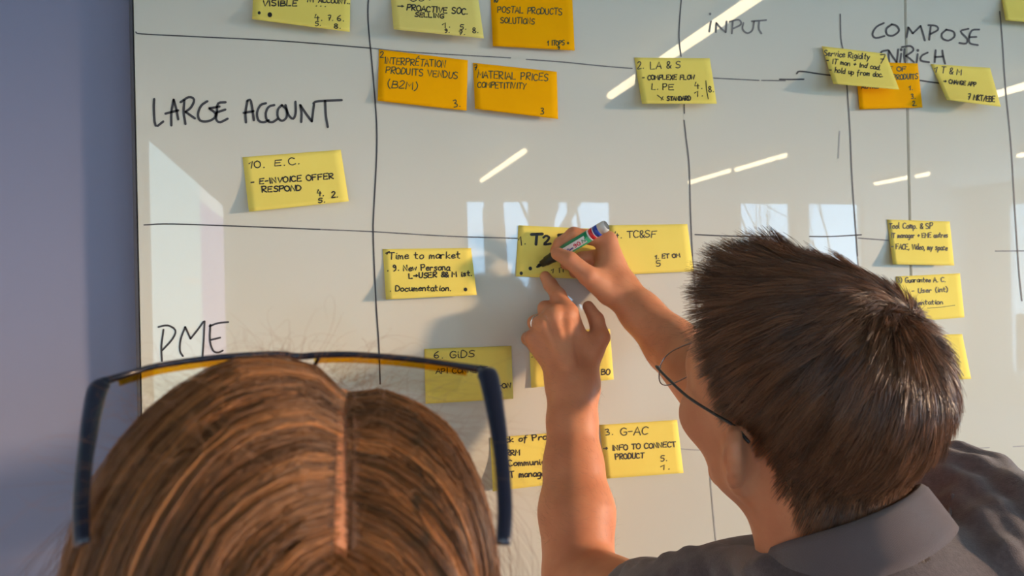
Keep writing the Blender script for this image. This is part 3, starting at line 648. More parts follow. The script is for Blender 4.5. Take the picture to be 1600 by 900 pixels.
def finger(pts, rad, k=.004):
    f = Field()
    for (a, b), (r1, r2) in zip(zip(pts, pts[1:]), zip(rad, rad[1:])): f.add(Seg(a, b, r1, r2, k))
    return f
def body_mesh(name, F, vox, m, parent, relax_it=2):
    V, Q = polygonize(F, vox); V = relax(V, Q, relax_it)
    n = vnormals(V, Q); e = F.d(V[:400]+n[:400]*.004)-F.d(V[:400]-n[:400]*.004)
    if np.median(e) < 0: Q = Q[:, ::-1]; n = -n
    o = npmesh(name, V, Q, m, parent); return o, V, Q, n
def surf_sample(V, Q, N, mask, n):
    ar = np.linalg.norm(np.cross(V[Q[:, 2]]-V[Q[:, 0]], V[Q[:, 3]]-V[Q[:, 1]]), axis=1)*mask
    i = rng.choice(len(Q), n, p=ar/ar.sum()); a, b = rng.random((2, n, 1))
    p = (V[Q[i, 0]]*(1-a)+V[Q[i, 1]]*a)*(1-b)+(V[Q[i, 3]]*(1-a)+V[Q[i, 2]]*a)*b
    nn = N[Q[i]].mean(1); return p, nn/np.linalg.norm(nn, axis=1)[:, None]
def nrm(x): return x/(np.linalg.norm(x, axis=-1, keepdims=True)+1e-9)
def hairline(phi):                            # lowest hair height (head local z) by azimuth, 0 = front
    return np.interp(phi, np.radians([0, 35, 55, 68, 78, 86, 98, 110, 130, 150, 180]), [.086, .088, .080, .050, .022, -.008, .010, -.015, -.045, -.058, -.060])
# ------------------------------------------------------------------ the man
psi = math.radians(26); pit = math.radians(17); rol = math.radians(-13)
RH = nrm(np.array([RT[0], RT[1], 0.0]))
fdir = (FW*math.cos(psi)-RH*math.sin(psi))*math.cos(pit)+U0*math.sin(pit)
updir = U0*math.cos(rol)+RH*math.sin(rol)
HA = frame(fdir, updir); HC = cam(1256, 646, .62)
man = empty('person', (HC[0]+.1, HC[1]-.05, 0), 'person with short dark brown hair in a grey polo shirt writing on a yellow note', 'person')
SL, SR = cam(1095, 1010, .74), cam(1690, 925, .62)
EL, ER = brd(905, 905, .165), cam(1152, 655, .86)
MS = (SL+SR)/2; sax = nrm(SR-SL); bk = nrm(np.cross(sax, U0)); bk = bk if bk@FW < 0 else -bk
NB = cam(1330, 885, .60)                      # root of the neck
B = Field()
manW = head_field(B, HC, HA)
B.add(Seg(manW(0, -.030, -.055), NB, .050, .056, .04), Seg(manW(0, .0, -.075), NB+FW*.02, .036, .050, .03))
B.add(Seg(NB, MS-U0*.02, .050, .06, .05), Seg(NB-U0*.05, SL, .042, .048, .05), Seg(NB-U0*.05, SR, .042, .048, .05))
TA = np.stack([sax, nrm(np.cross(U0, sax)), U0], 1)
B.add(Ell(MS-U0*.17, (.165, .10, .21), TA, .05), Ell(MS-U0*.42, (.145, .095, .22), TA, .05))
# arms
WL = brd(895, 603, .072)
LA = Field(); B.add(Seg(SL, EL, .052, .044, .03))
for a, b, r1, r2 in ((WL, brd(894, 655, .085), .0305, .0325), (brd(894, 655, .085), brd(896, 727, .105), .0325, .038), (brd(896, 727, .105), brd(901, 800, .13), .038, .0475), (brd(901, 800, .13), EL, .0475, .044)):
    B.add(Seg(a, b, r1, r2, .012))
B.add(Seg(brd(884, 600, .068), brd(906, 603, .072), .026, .026, .02))
WR = brd(972, 457, .050)
for a, b, r1, r2 in ((WR, brd(1002, 489, .072), .0255, .0285), (brd(1002, 489, .072), brd(1050, 540, .115), .0285, .036), (brd(1050, 540, .115), ER, .036, .042), (ER, SR, .044, .054)):
    B.add(Seg(a, b, r1, r2, .012))
def hand(F, wrist, mcps, mr, fingers, thumb, extra=()):
    palm = Field()
    for (p, r) in zip(mcps, mr): palm.add(Seg(wrist*.82+p*.18, p, .0160, r, .013))
    for e in extra: palm.add(e)
    tb = finger(*thumb); tb.k = .014; palm.add(tb)
    fs = []
    for f in fingers:
        x = finger(*f); x.k = .007; fs.append(x)
    palm.k = .016; F.add(palm)
    for x in fs: F.add(x)
b_ = brd
# left hand: back towards us, index pointing up at the note, others curled under, thumb up on the right
mi, mm, mr_, ml = b_(888, 488, .056), b_(867, 491, .060), b_(848, 506, .056), b_(833, 528, .048)
hand(B, WL, [mi, mm, mr_, ml], [.0125, .0125, .0118, .0108],
     [([mi, b_(872, 462, .038), b_(860, 445, .019), b_(852, 432.5, .0125)], [.0122, .0108, .0096, .0082]),
      ([mm, b_(852, 482, .030), b_(862, 500, .016), b_(872, 512, .015)], [.0118, .0102, .009, .008]),
      ([mr_, b_(836, 504, .028), b_(847, 520, .016), b_(856, 528, .015)], [.0112, .0098, .0088, .008]),
      ([ml, b_(825, 529, .024), b_(836, 544, .016), b_(846, 551, .015)], [.0103, .0090, .008, .0075])],
     ([b_(914, 578, .064), b_(938, 527, .055), b_(932, 500, .043), b_(919, 479, .032)], [.0165, .0132, .0108, .0082]),
     (Seg(b_(912, 545, .054), b_(893, 510, .052), .016, .012, .02), Seg(b_(872, 560, .060), b_(850, 545, .046), .018, .012, .02)))
for q0, q1 in (((886, 492, .067), (893, 566, .092)), ((866, 496, .070), (889, 568, .093)), ((849, 510, .066), (884, 570, .091))):
    B.add(Seg(b_(*q0), b_(*q1), .0036, .0040, .009))
for q in ((887, 489, .062), (866, 491, .066), (848, 506, .062), (872, 461, .042), (852, 482, .033), (836, 504, .031)): B.add(Ell(b_(*q), (.0075, .0065, .0075), None, .007))
# right hand: holding the marker between thumb and index
MT, ME = b_(839.5, 416.5, .0015), b_(948, 352, .078)
max_ = nrm(ME-MT); ML = np.linalg.norm(ME-MT)
mp = lambda d: MT+max_*d
ri, rm, rr, rl = b_(950, 376, .036), b_(958, 396, .022), b_(963, 414, .016), b_(967, 430, .014)
hand(B, WR, [ri, rm, rr, rl], [.0125, .0115, .011, .010],
     [([ri, b_(896, 366.5, .030), b_(875, 381, .024), b_(868, 392, .022)], [.0118, .0102, .009, .008]),
      ([rm, b_(910, 404, .0135), b_(884, 413, .0145)], [.0105, .0098, .008]),
      ([rr, b_(925, 421, .013), b_(898, 426, .0135)], [.010, .0095, .008]),
      ([rl, b_(936, 436, .0125), b_(912, 437, .0125)], [.0095, .0085, .0075])],
     ([b_(950, 455, .058), b_(919, 431, .064), b_(890, 406, .060), b_(871, 396.5, .047)], [.0175, .0135, .0112, .0092]),
     (Seg(b_(950, 430, .045), b_(945, 400, .036), .017, .012, .02), Seg(b_(930, 436, .052), b_(955, 420, .034), .013, .012, .016)))
bo, BV, BQ, BN = body_mesh('body', B, .0021, M_skin, man, 3)
for sx in (-1, 1):
    e = manW(sx*.032, .081, .010); mb = MB()
    th = np.linspace(0, math.pi, 9); mb.tube([e+HA[:, 1]*(-.0118*math.cos(t)) for t in th], [max(.0002, .0118*math.sin(t)) for t in th], 14)
    eye = mb.build('eye', M_eye, man, True)
    MB().tube([e+HA[:, 1]*.0108, e+HA[:, 1]*.0121], [.0055, .0035], 14).build('iris', M_iris, eye, True)
# nails of the visible thumbs
# hair: dark cap on the scalp plus short hairs flowing from a whorl at the crown
def hair_man():
    L = (BV-HC)@HA
    fc = L[BQ].mean(1); phi = np.arctan2(np.abs(fc[:, 0]), fc[:, 1]+.014); hl = hairline(phi)
    near = (np.linalg.norm(fc-np.array([0, -.01, .03]), axis=1) < .135)
    earx = (np.linalg.norm((np.abs(fc[:, :1])*np.array([[1, 0, 0]])+fc*np.array([[0, 1, 1]]))-np.array([.082, -.012, -.006]), axis=1) < .0330)
    mask = near & (fc[:, 2] > hl) & ~earx
    # cap
    cm = near & (fc[:, 2] > hl+.006) & ~earx; q = BQ[cm]; u, inv = np.unique(q, return_inverse=True); q = inv.reshape(-1, 4)
    capV = BV[u]+BN[u]*.0005
    n = 38000
    p, nn = surf_sample(BV, BQ, BN, mask.astype(float), n)
    l = (p-HC)@HA; ph = np.arctan2(np.abs(l[:, 0]), l[:, 1]+.014); top = np.clip((l[:, 2]-.045)/.06, 0, 1); edge = np.clip((l[:, 2]-hairline(ph))/.014, .55, 1)
    nl = nn@HA
    Wp = np.array([.024, -.066, .104])
    t = l-Wp; t = t-nl*(t*nl).sum(1, keepdims=True); dist = np.linalg.norm(t, axis=1); t = nrm(t)
    a = .45; ca, sa = math.cos(a), math.sin(a)                              # slight swirl round the whorl
    sw = np.exp(-(dist/.04)**2)[:, None]*.9; t = nrm(t+np.cross(nl, t)*sw)
    front = np.clip((l[:, 1]-.0)/.08, 0, 1)*top
    Ls = (.0185+.012*top+.022*front)*edge**.6*rng.uniform(.75, 1.15, n)*(1-.5*top*np.clip((-l[:, 1]-.005)/.05, 0, 1))
    lift = .12+.16*np.clip((.0-l[:, 2])/.03, 0, 1)+.22*top+.50*front+.25*np.exp(-(dist/.02)**2)
    # clumps
    nc = 1500; ci = rng.choice(n, nc, replace=False); d2 = np.full(n, 9.); best = np.zeros(n, int)
    for s0 in range(0, n, 2000):
        D = ((l[s0:s0+2000, None, :]-l[None, ci, :])**2).sum(2); best[s0:s0+2000] = D.argmin(1)
    cj = (rng.normal(0, 1, (nc, 3))*(.10+.4*np.exp(-(dist[ci]/.02)**2))[:, None])[best]
    dirn = nrm(t*(1-.60*front[:, None])+np.array([0, -.25, .75])*front[:, None]+nl*lift[:, None]+cj+rng.normal(0, .05, (n, 3)))
    root_c = l[ci][best]; K = 6; s = np.linspace(0, 1, K)[None, :, None]
    down = np.array([0, 0, -1.0]); bend = (t*.55-nl*.32)*(1-top[:, None]*.4)+down*.12
    P = l[:, None]+nl[:, None]*.0008+Ls[:, None, None]*(s*dirn[:, None]+s**2*bend[:, None]*.6)
    tip_c = (root_c+Ls[:, None]*(nrm(t*(1-.60*front[:, None])+np.array([0, -.25, .75])*front[:, None]+nl*lift[:, None]+cj)+bend*.6))
    pull = .55*s**1.5*np.clip(.35+.65*top, 0, 1)[:, None, None]
    P = P*(1-pull)+(P+(tip_c-P[:, -1])[:, None]*s)*pull
    P = HC+P@HA.T
    tone = rng.lognormal(0, .24, n)[:, None]*(.5+1.0*rng.random(nc)[best][:, None])
    col = np.array([.165, .075, .036])*tone
    h = strands('hair', P, np.where(top > .3, .00036, .00031)*rng.uniform(.8, 1.3, n), M_hairm, man, col)
    npmesh('hair_cap', capV, q, mat('dark_scalp_hair', (.045, .023, .012), .8), h)
hair_man()
# polo shirt
M_polo = mat('grey_polo_knit', (.128, .100, .102), .92, spec=.2, noise=(240, (.098, .077, .079)), bump=(900, .5, .0012), sheen=.35)
SH = Field()
SLs, SRs = SL, SR
SH.add(Seg(SL, SR, .066, .070, .04), Ell(MS-U0*.17, (.19, .118, .23), TA, .05), Ell(MS-U0*.45, (.165, .112, .25), TA, .06))
SH.add(Seg(NB-U0*.045-FW*.014, MS-U0*.06, .074, .10, .04)).add(Seg(NB-U0*.05-FW*.008, SL, .060, .060, .05), Seg(NB-U0*.04-FW*.008, SR, .064, .066, .05))
cuffL = SL+(EL-SL)*.36; cuffR = SR+(ER-SR)*.62
SH.add(Seg(SL, cuffL, .064, .062, .03), Seg(SR, cuffR, .072, .066, .03))
SH.sub(Seg(cuffL-(EL-SL)*.25, EL, .054, .054, .004), Seg(cuffR-(ER-SR)*.2, ER, .058, .058, .004))
def fold(pts, r=.008, lift=.002, k=.014):
    h = [march(SH, *p) for p in pts]; h = [x for x in h if x is not None]
    return [Seg(a-nrm(ray(0, 0))*lift*0, b, r*.9, r*.9, k) for a, b in zip(h, h[1:])]
fs = []
for pts in ([(1482, 740), (1520, 762), (1560, 800), (1600, 850)], [(1478, 712), (1530, 728), (1580, 760), (1620, 800)], [(1490, 780), (1530, 815), (1570, 865), (1600, 905)],
            [(1500, 700), (1560, 725), (1610, 770)], [(1075, 868), (1090, 890), (1100, 915)], [(1108, 862), (1128, 884), (1140, 910)], [(1040, 884), (1060, 900), (1075, 920)], [(1165, 868), (1195, 890), (1210, 912)]):
    fs += fold(pts)
for x in fs: x.r1 *= .8; x.r2 *= .8
for pts in ([(985, 893), (1000, 918)], [(1012, 886), (1026, 912)], [(1046, 879), (1058, 905)], [(1078, 872), (1092, 902)], [(1120, 868), (1140, 896)], [(1150, 872), (1176, 898)]): fs += fold(pts, .0095, 0, .012)
SH.add(*fs)
so_, SV, SQ, SN = body_mesh('polo_shirt', SH, .0035, M_polo, man, 2)
# knit collar: a folded band round the neck
M_col = bpy.data.materials.new('ribbed_collar'); M_col.use_nodes = True
nt = M_col.node_tree; b = nt.nodes['Principled BSDF']; b.inputs['Base Color'].default_value = (.135, .106, .108, 1); b.inputs['Roughness'].default_value = .92; b.inputs['Specular IOR Level'].default_value = .2; b.inputs['Sheen Weight'].default_value = .35
uvn = nt.nodes.new('ShaderNodeUVMap'); wv = nt.nodes.new('ShaderNodeTexWave'); wv.inputs['Scale'].default_value = 60; wv.inputs['Distortion'].default_value = .6
bp = nt.nodes.new('ShaderNodeBump'); bp.inputs['Strength'].default_value = .6; bp.inputs['Distance'].default_value = .0008
nt.links.new(uvn.outputs[0], wv.inputs['Vector']); nt.links.new(wv.outputs['Fac'], bp.inputs['Height']); nt.links.new(bp.outputs[0], b.inputs['Normal'])
def collar():
    C0 = cam(1312, 806, .605)
    ax = nrm(U0*.93-RH*.36+nrm(np.array([FW[0], FW[1], 0]))*.30)
    rt = nrm(RH-ax*(RH@ax)); fw = np.cross(ax, rt)
    fw = fw if fw@FW > 0 else -fw
    prof = [(-.004, -.030), (-.003, -.012), (-.001, 0), (.002, .0045), (.006, .0045), (.009, 0), (.0115, -.014), (.0135, -.027), (.0145, -.034), (.0115, -.0345), (.006, -.022), (.003, -.006)]
    n = 120; V = []; F = []; UVs = []
    for i in range(n):
        t = -math.pi*.5+(i/(n-1)-.5)*2*math.pi*.93          # open at the front
        fr = abs(i/(n-1)-.5)*2                                 # 0 back .. 1 front
        for (dr, dz) in prof:
            ra, rb = .059+dr, .059+dr
            zz = dz*(1-.15*fr)-.034*fr**2+.004*math.cos(t*2)
            V.append(C0+rt*(ra*math.cos(t))+fw*(rb*math.sin(t)*(1+.12*fr**3))+ax*zz)
    m = len(prof)
    for i in range(n-1):
        for k in range(m): F.append((i*m+k, i*m+(k+1) % m, (i+1)*m+(k+1) % m, (i+1)*m+k))
    F += [tuple(range(m))[::-1], tuple((n-1)*m+k for k in range(m))]
    o = pmesh('collar', V, F, M_col, man, True)
    uv = o.data.uv_layers.new(name='UVMap')
    for lp in o.data.loops: uv.data[lp.index].uv = ((lp.vertex_index//m)/n*2.2, (lp.vertex_index % m)/m*.1)
    o['label'] = 'ribbed grey collar with a rolled edge'
collar()
sm_ = [march(SH, *p) for p in ((1222, 908), (1270, 906), (1330, 897), (1385, 882), (1432, 862), (1468, 832), (1484, 800), (1488, 772))]
sm_ = [p for p in sm_ if p is not None]
if len(sm_) > 3: MB().tube(smooth_line(sm_, 6), .0016, 8).build('neck_seam', M_polo, man, True)
# trousers and shoes
M_tr = mat('dark_trousers', (.03, .032, .04), .9, noise=(200, (.024, .026, .033)))
TR = Field(); hip = np.array([MS[0], MS[1]-.02, .93]); hx = nrm(np.array([sax[0], sax[1], 0]))
TR.add(Ell(hip, (.165, .115, .14), TA*1.0, .04))
feet = []
for sgn in (-1, 1):
    h0 = hip+hx*sgn*.085-U0*.06; kn = h0+FW*.05-U0*.40; an = np.array([h0[0]-FW[0]*.02, h0[1]-FW[1]*.02, .09])
    TR.add(Seg(h0, kn, .085, .062, .05), Seg(kn, an, .062, .05, .04)); feet.append(an)
body_mesh('trousers', TR, .006, M_tr, man, 1)
for an in feet:
    f = Field(); f.add(Seg([an[0], an[1], .045], [an[0]+FW[0]*.15, an[1]+FW[1]*.15, .036], .044, .035, .02), Seg([an[0], an[1], .05], [an[0], an[1], .10], .042, .044, .02))
    body_mesh('shoe', f, .004, mat('black_leather', (.02, .02, .02), .4), man, 1)
# ------------------------------------------------------------------ the marker, the ring and the man's glasses
def marker():
    t = empty('marker_pen', (MT+ME)/2, 'thick permanent marker with green, red and blue bands held in the right hand', 'marker pen')
    P = lambda s: MT+max_*(ML*s); R = .0083
    tov = nrm(np.cross(max_, np.cross(nrm(CP-(MT+ME)/2), max_)))          # across the barrel, facing the viewer side
    sd = np.cross(max_, tov); sd = sd if sd@UP > 0 else -sd
    def lathe(name, prof, m, n=28): return MB().tube([P(s) for s, r in prof], [r for s, r in prof], n).build(name, m, t, True)
    M_bl = mat('black_plastic', (.018, .018, .018), .35)
    lathe('nib', [(0, .0012), (.02, .0024), (.035, .0026), (.07, .0027)], mat('black_felt', (.01, .01, .01), .9))
    lathe('grip', [(.06, .0034), (.065, .0050), (.13, .0056), (.135, .0067), (.22, .0071), (.225, .0078), (.38, .0080), (.385, .0077)], M_bl)
    lathe('barrel', [(.38, .0078), (.385, R), (.765, R)], mat('marker_green', (.02, .26, .10), .3))
    lathe('white_ring', [(.765, R), (.785, R)], mat('marker_white', (.75, .75, .74), .3))
    lathe('red_band', [(.785, R), (.835, R)], mat('marker_red', (.62, .02, .03), .3))
    lathe('thin_ring', [(.835, R), (.845, R)], MATS['marker_white'])
    lathe('blue_band', [(.845, R), (.905, R)], mat('marker_blue', (.015, .06, .38), .3))
    lathe('end_plug', [(.905, R), (.975, R*.99), (.99, R*.93), (1.0, R*.80), (1.0, R*.30)], mat('marker_grey', (.62, .62, .60), .35))
    # white label panel and its print wrapped on the barrel
    def wrap(s, a, e): return P(s)+(tov*math.cos(a)+sd*math.sin(a))*(R+e)
    V = []; F = []; ns, na = 16, 10
    for i in range(ns+1):
        for j in range(na+1): V.append(wrap(.41+.31*i/ns, -.80+1.25*j/na, .00015))
    for i in range(ns):
        for j in range(na): F.append((i*(na+1)+j, i*(na+1)+j+1, (i+1)*(na+1)+j+1, (i+1)*(na+1)+j))
    lab = pmesh('label_panel', V, F, MATS['marker_white'], t, True)
    def print_(txt, s0, s1, a0, h, wd, m, nm):
        mb = MB()
        fn = lambda x, y: wrap(s0+(s1-s0)*x/100., a0-(y-50)/50.*h, .0003)
        for st in text_strokes(txt, (0, 50+40), (100, 50+40), 80): ribbon(mb, st, wd, fn)
        mb.build(nm, m, lab)
    print_('Artline', .415, .535, -.28, .30, 7, mat('print_blue', (.03, .05, .35), .4), 'blue_print')
    print_('90', .55, .64, -.22, .42, 14, mat('print_red', (.60, .03, .08), .4), 'red_print')
    print_('N', .665, .71, -.20, .36, 18, mat('print_green', (.03, .30, .15), .4), 'green_print')
marker()
def torus(c, ax, R, r, n=36, k=10, sq=1.0):
    ax = nrm(ax); u = nrm(np.cross(ax, [.3, .5, .8])); v = np.cross(ax, u)
    pts = [c+(u*math.cos(t)+v*math.sin(t)*sq)*R for t in np.linspace(0, 2*math.pi, n)]
    return pts
rc = mr_*.40+b_(836, 504, .028)*.60
ro = MB().tube(torus(rc, b_(836, 504, .028)-mr_, .0104, .0012), .0013, 8).build('finger_ring', mat('silver', (.85, .83, .78), .15, 1.0), None, True)
tag(ro, 'thin silver ring worn on the ring finger of the left hand', 'ring')
def man_glasses():
    t = empty('eyeglasses', manW(0, .118, .012), 'thin dark framed glasses worn by the man with short hair', 'glasses')
    M_m = mat('steel_rim', (.35, .35, .38), .25, 1.0); M_k = mat('black_temple', (.012, .012, .014), .35)
    M_l = clear_mat('glasses_lens', (.95, .97, .97), .05)
    for sx in (-1, 1):
        def E(u, e=0.0):                      # lens outline, rounded rectangle, slightly wrapped
            cx, sz = math.cos(u), math.sin(u)
            x = .0255*math.copysign(abs(cx)**.7, cx); z = .0185*math.copysign(abs(sz)**.75, sz)
            X = .0345+x; return manW(sx*X, .121+e-.16*max(0, X-.02)-.12*(z+.01), .006+z)
        us = np.linspace(0, 2*math.pi, 40)
        MB().tube([E(u) for u in us], .0006, 6, False).build('rim', M_m, t, True)
        V = [E(u) for u in us[:-1]]+[E(u, -.0015) for u in us[:-1]]; n = 39
        F = [tuple(range(n)), tuple(range(2*n-1, n-1, -1))]+[(k, n+k, n+(k+1) % n, (k+1) % n) for k in range(n)]
        pmesh('lens', V, F, M_l, t)
        MB().tube([E(.25), manW(sx*.066, .108, .0165)], .0013, 8).build('hinge', M_m, t, True)
        tp = [manW(sx*.066, .109, .0168), manW(sx*.0705, .090, .0172), manW(sx*.0775, .05, .0175), manW(sx*.0805, .010, .0205), manW(sx*.0815, -.012, .022), manW(sx*.079, -.026, .014)]
        MB().tube(smooth_line(tp, 5), .00125, 8, True, None).build('temple', M_k, t, True)
    MB().tube(smooth_line([manW(-.0125, .1205, .012), manW(0, .1215, .0155), manW(.0125, .1205, .012)], 5), .0011, 8).build('bridge', M_m, t, True)
man_glasses()
# fine hairs on the forearms and hands
def arm_hair():
    d1 = np.min([np.linalg.norm(BV-np.array(q), axis=1) for q in (brd(890, 570, .06), brd(894, 640, .08), brd(896, 700, .1), brd(900, 780, .12), brd(1000, 489, .07), brd(1040, 530, .1))], axis=0)
    mk = (d1[BQ].mean(1) < .075).astype(float); n = 2600
    p, nn = surf_sample(BV, BQ, BN, mk, n)
    wr = np.where((np.linalg.norm(p-WL, axis=1) < np.linalg.norm(p-WR, axis=1))[:, None], nrm(WL-EL)[None], nrm(WR-ER)[None])
    t = wr*.3-RH*.75+nn*.25+rng.normal(0, .30, (n, 3)); t = nrm(t-nn*(t*nn).sum(1, keepdims=True)+nn*.22)
    Ln = rng.uniform(.005, .012, n); s = np.linspace(0, 1, 4)[None, :, None]
    P = p[:, None]+Ln[:, None, None]*(s*t[:, None]-s**2*nn[:, None]*.12)
    strands('arm_hair', P, np.full(n, .00011), M_hairm, man, np.tile([.13, .055, .022], (n, 1)))
arm_hair()
# ------------------------------------------------------------------ the woman in front
WF = nrm(FW*math.cos(.20)-RH*math.sin(.20)); wp = math.radians(17)
WA = frame(WF*math.cos(wp)+U0*math.sin(wp), U0+RH*.05)
c0 = np.array([0, -.012, .0365]); wr_ = np.array([.0705, .089, .079])
HULL = cam(458, 897, .33); WC = HULL-WA@c0
wom = empty('person', (WC[0], WC[1], 0), 'person with long reddish brown hair and glasses raised on the head, seen from behind', 'person')
WB = Field(); womW = head_field(WB, WC, WA, .92)
wn_ = WC-U0*.17-FW*.0; wsh = WC-U0*.235
WB.add(Seg(womW(0, -.03, -.055), wn_, .045, .05, .04))
WTA = np.stack([RH, nrm(np.cross(U0, RH)), U0], 1)
for sx in (-1, 1): WB.add(Seg(wn_-U0*.03, wsh+RH*sx*.115, .045, .044, .05), Seg(wsh+RH*sx*.118, wsh+RH*sx*.14-U0*.30, .043, .036, .03))
WB.add(Ell(wsh-U0*.15, (.125, .085, .20), WTA, .05), Ell(wsh-U0*.36, (.13, .085, .18), WTA, .05))
for sx in (-1, 1):
    e_ = wsh+RH*sx*.14-U0*.30; wv_ = e_+FW*.17-U0*.06-RH*sx*.06; WB.add(Seg(e_, wv_, .036, .026, .02))
    hd = [wv_+FW*.085+RH*k*.018-U0*.01 for k in (-1.4, -.5, .5, 1.4)]
    hand(WB, wv_, hd, [.0105]*4, [([h, h+FW*.035-U0*.008, h+FW*.055-U0*.024, h+FW*.060-U0*.040], [.0095, .0085, .0078, .007]) for h in hd],
         ([wv_+FW*.02-RH*sx*.02, wv_+FW*.055-RH*sx*.042, wv_+FW*.085-RH*sx*.046-U0*.01], [.014, .011, .0085]))
wo2, QV, QQ, QN = body_mesh('body', WB, .0034, M_skin, wom, 2)
for sx in (-1, 1):
    e = womW(sx*.032, .081, .010); mb = MB(); th = np.linspace(0, math.pi, 9)
    mb.tube([e+WA[:, 1]*(-.0114*math.cos(t)) for t in th], [max(.0002, .0114*math.sin(t)) for t in th], 14)
    ey = mb.build('eye', M_eye, wom, True); MB().tube([e+WA[:, 1]*.0104, e+WA[:, 1]*.0117], [.0055, .0035], 14).build('iris', M_iris, ey, True)
TP = Field(); TP.add(Ell(wsh-U0*.15, (.143, .10, .215), WTA, .05), Ell(wsh-U0*.40, (.14, .10, .22), WTA, .05))
for sx in (-1, 1): TP.add(Seg(wsh-U0*.01, wsh+RH*sx*.12, .05, .054, .04), Seg(wsh+RH*sx*.12, wsh+RH*sx*.142-U0*.31, .054, .046, .03))
body_mesh('dark_top', TP, .006, mat('navy_knit', (.03, .035, .055), .9), wom, 1)
TR2 = Field(); wh = np.array([wsh[0], wsh[1], .86]); TR2.add(Ell(wh, (.165, .115, .14), WTA, .04)); wf = []
for sx in (-1, 1):
    h0 = wh+RH*sx*.08-U0*.05; k0 = h0-U0*.38; a0 = np.array([h0[0], h0[1], .09]); TR2.add(Seg(h0, k0, .082, .058, .05), Seg(k0, a0, .058, .045, .04)); wf.append(a0)
body_mesh('trousers', TR2, .007, M_tr, wom, 1)
for an in wf:
    f = Field(); f.add(Seg([an[0], an[1], .042], [an[0]+FW[0]*.14, an[1]+FW[1]*.14, .034], .041, .033, .02), Seg([an[0], an[1], .05], [an[0], an[1], .10], .038, .04, .02))
    body_mesh('shoe', f, .005, MATS['black_leather'], wom, 1)
M_hairw = mat('reddish_brown_hair', (.15, .06, .03), .40, spec=.5, attr='tone')
def hair_woman():
    X0 = .020
    down = WA.T@np.array([0, 0, -1.0])                      # gravity in head space
    def trace(root, Ls, hmax, K, spread):
        n = len(root); q = nrm((root-c0)/wr_); p = c0+q*wr_; out = []; st = Ls/(K-1); trav = np.zeros(n); sg = np.where((root[:, 0] > X0) ^ ((root[:, 1] < -.072) & (np.abs(root[:, 0]-X0) < .012) & (rng.random(n) < .5)), 1.0, -1.0); free = np.zeros(n, bool); d = None
        for k in range(K):
            out.append(p.copy())
            ax_ = np.abs(p[:, 0]-X0); lat = np.exp(-ax_/.055)*1.15*np.clip((p[:, 2]+.02)/.08, 0, 1)*np.clip((p[:, 1]+.092)/.025, .15, 1)
            v = np.zeros((n, 3)); v[:, 0] = sg*lat; v += down*(.28+np.minimum(ax_/.05, 1.2))[:, None]; v[:, 1] -= .30*np.clip(p[:, 2]/.08, 0, 1)
            g = nrm((p-c0)/wr_**2); vt = v-g*(v*g).sum(1, keepdims=True); vt = nrm(vt)
            ht = ((p-c0)@down); free |= ht > .012
            vf = np.tile(down, (n, 1)); vf[:, 0] += np.sign(p[:, 0])*.10*spread+0.02*np.sin(trav*60+p[:, 0]*90); vf[:, 1] += -.10
            dn = np.where(free[:, None], nrm(vf), vt); d = dn if d is None else nrm(d*.45+dn*.55)
            p = p+d*st[:, None]; trav += st
            h = hmax*np.clip(trav/.045, 0, 1)**.7+.003
            q = (p-c0); rr = wr_+h[:, None]; sc = np.linalg.norm(q/rr, axis=1); pr = c0+q/sc[:, None]
            m = ~free | (sc < 1); p = np.where(m[:, None], pr, p)
        return np.stack(out, 1)
    n = 15500
    u = rng.normal(size=(n*3, 3)); u = nrm(u); r = c0+u*wr_
    ok = (r[:, 2] > -.045) & ((r[:, 1] < .045) | (r[:, 2] > .075-.35*np.maximum(0, np.abs(r[:, 0])-.03))); r = r[ok][:n-4500]
    ex = 4500; yy = rng.uniform(-.096, .075, ex); x = X0+(np.abs(rng.normal(0, .0075, ex))+.0004)*np.sign(rng.normal(size=ex))
    zz = c0[2]+wr_[2]*np.sqrt(np.maximum(0, 1-((yy-c0[1])/wr_[1])**2-(x/wr_[0])**2)); r = np.vstack([r, np.stack([x, yy, zz], 1)])
    n = len(r); nc = 800; ci = rng.choice(n, nc, replace=False); best = np.zeros(n, int)
    for s0 in range(0, n, 2000): best[s0:s0+2000] = ((r[s0:s0+2000, None]-r[None, ci])**2).sum(2).argmin(1)
    hm = (.002+.009*rng.random(nc)[best]+.005*rng.random(n))
    K = 24; P = trace(r, rng.uniform(.26, .34, n), hm, K, rng.uniform(.3, 1.0, n))
    s = np.linspace(0, 1, K)[None, :, None]
    cl = P[ci][best]; same = (np.sign(cl[:, -1, 0]) == np.sign(P[:, -1, 0]))
    pull = np.clip(s*1.3, 0, .48)*same[:, None, None]; P = P*(1-pull)+(cl+ (P-cl)*.25)*pull
    wob = rng.normal(0, .0011, (nc, 1, 3))[best]*np.sin(s*7+rng.uniform(0, 6, (nc, 1, 1))[best])*s; P = P+wob+rng.normal(0, .0006, (n, 1, 3))*s
    PW = WC+P@WA.T
    tone = (rng.lognormal(0, .30, nc)[best]*rng.lognormal(0, .16, n))[:, None]
    mixr = np.clip(rng.random(nc)[best][:, None]*.7+rng.random((n, 1))*.3, 0, 1)
    col = (np.array([.165, .074, .028])*(1-mixr)+np.array([.36, .14, .040])*mixr)*tone
    h = strands('hair', PW, rng.uniform(.00026, .00046, n), M_hairw, wom, col, taper=.6)
    # loose frizz standing off the top
    m = 420; u = nrm(rng.normal(size=(m*8, 3))); r2 = c0+u*wr_; r2 = r2[(r2[:, 2] > .085) & (r2[:, 1] > -.06)][:m]; m = len(r2)
    d = nrm(nrm((r2-c0)/wr_**2)*.8+rng.normal(0, .5, (m, 3))); Ls = rng.uniform(.015, .045, m); s = np.linspace(0, 1, 14)[None, :, None]
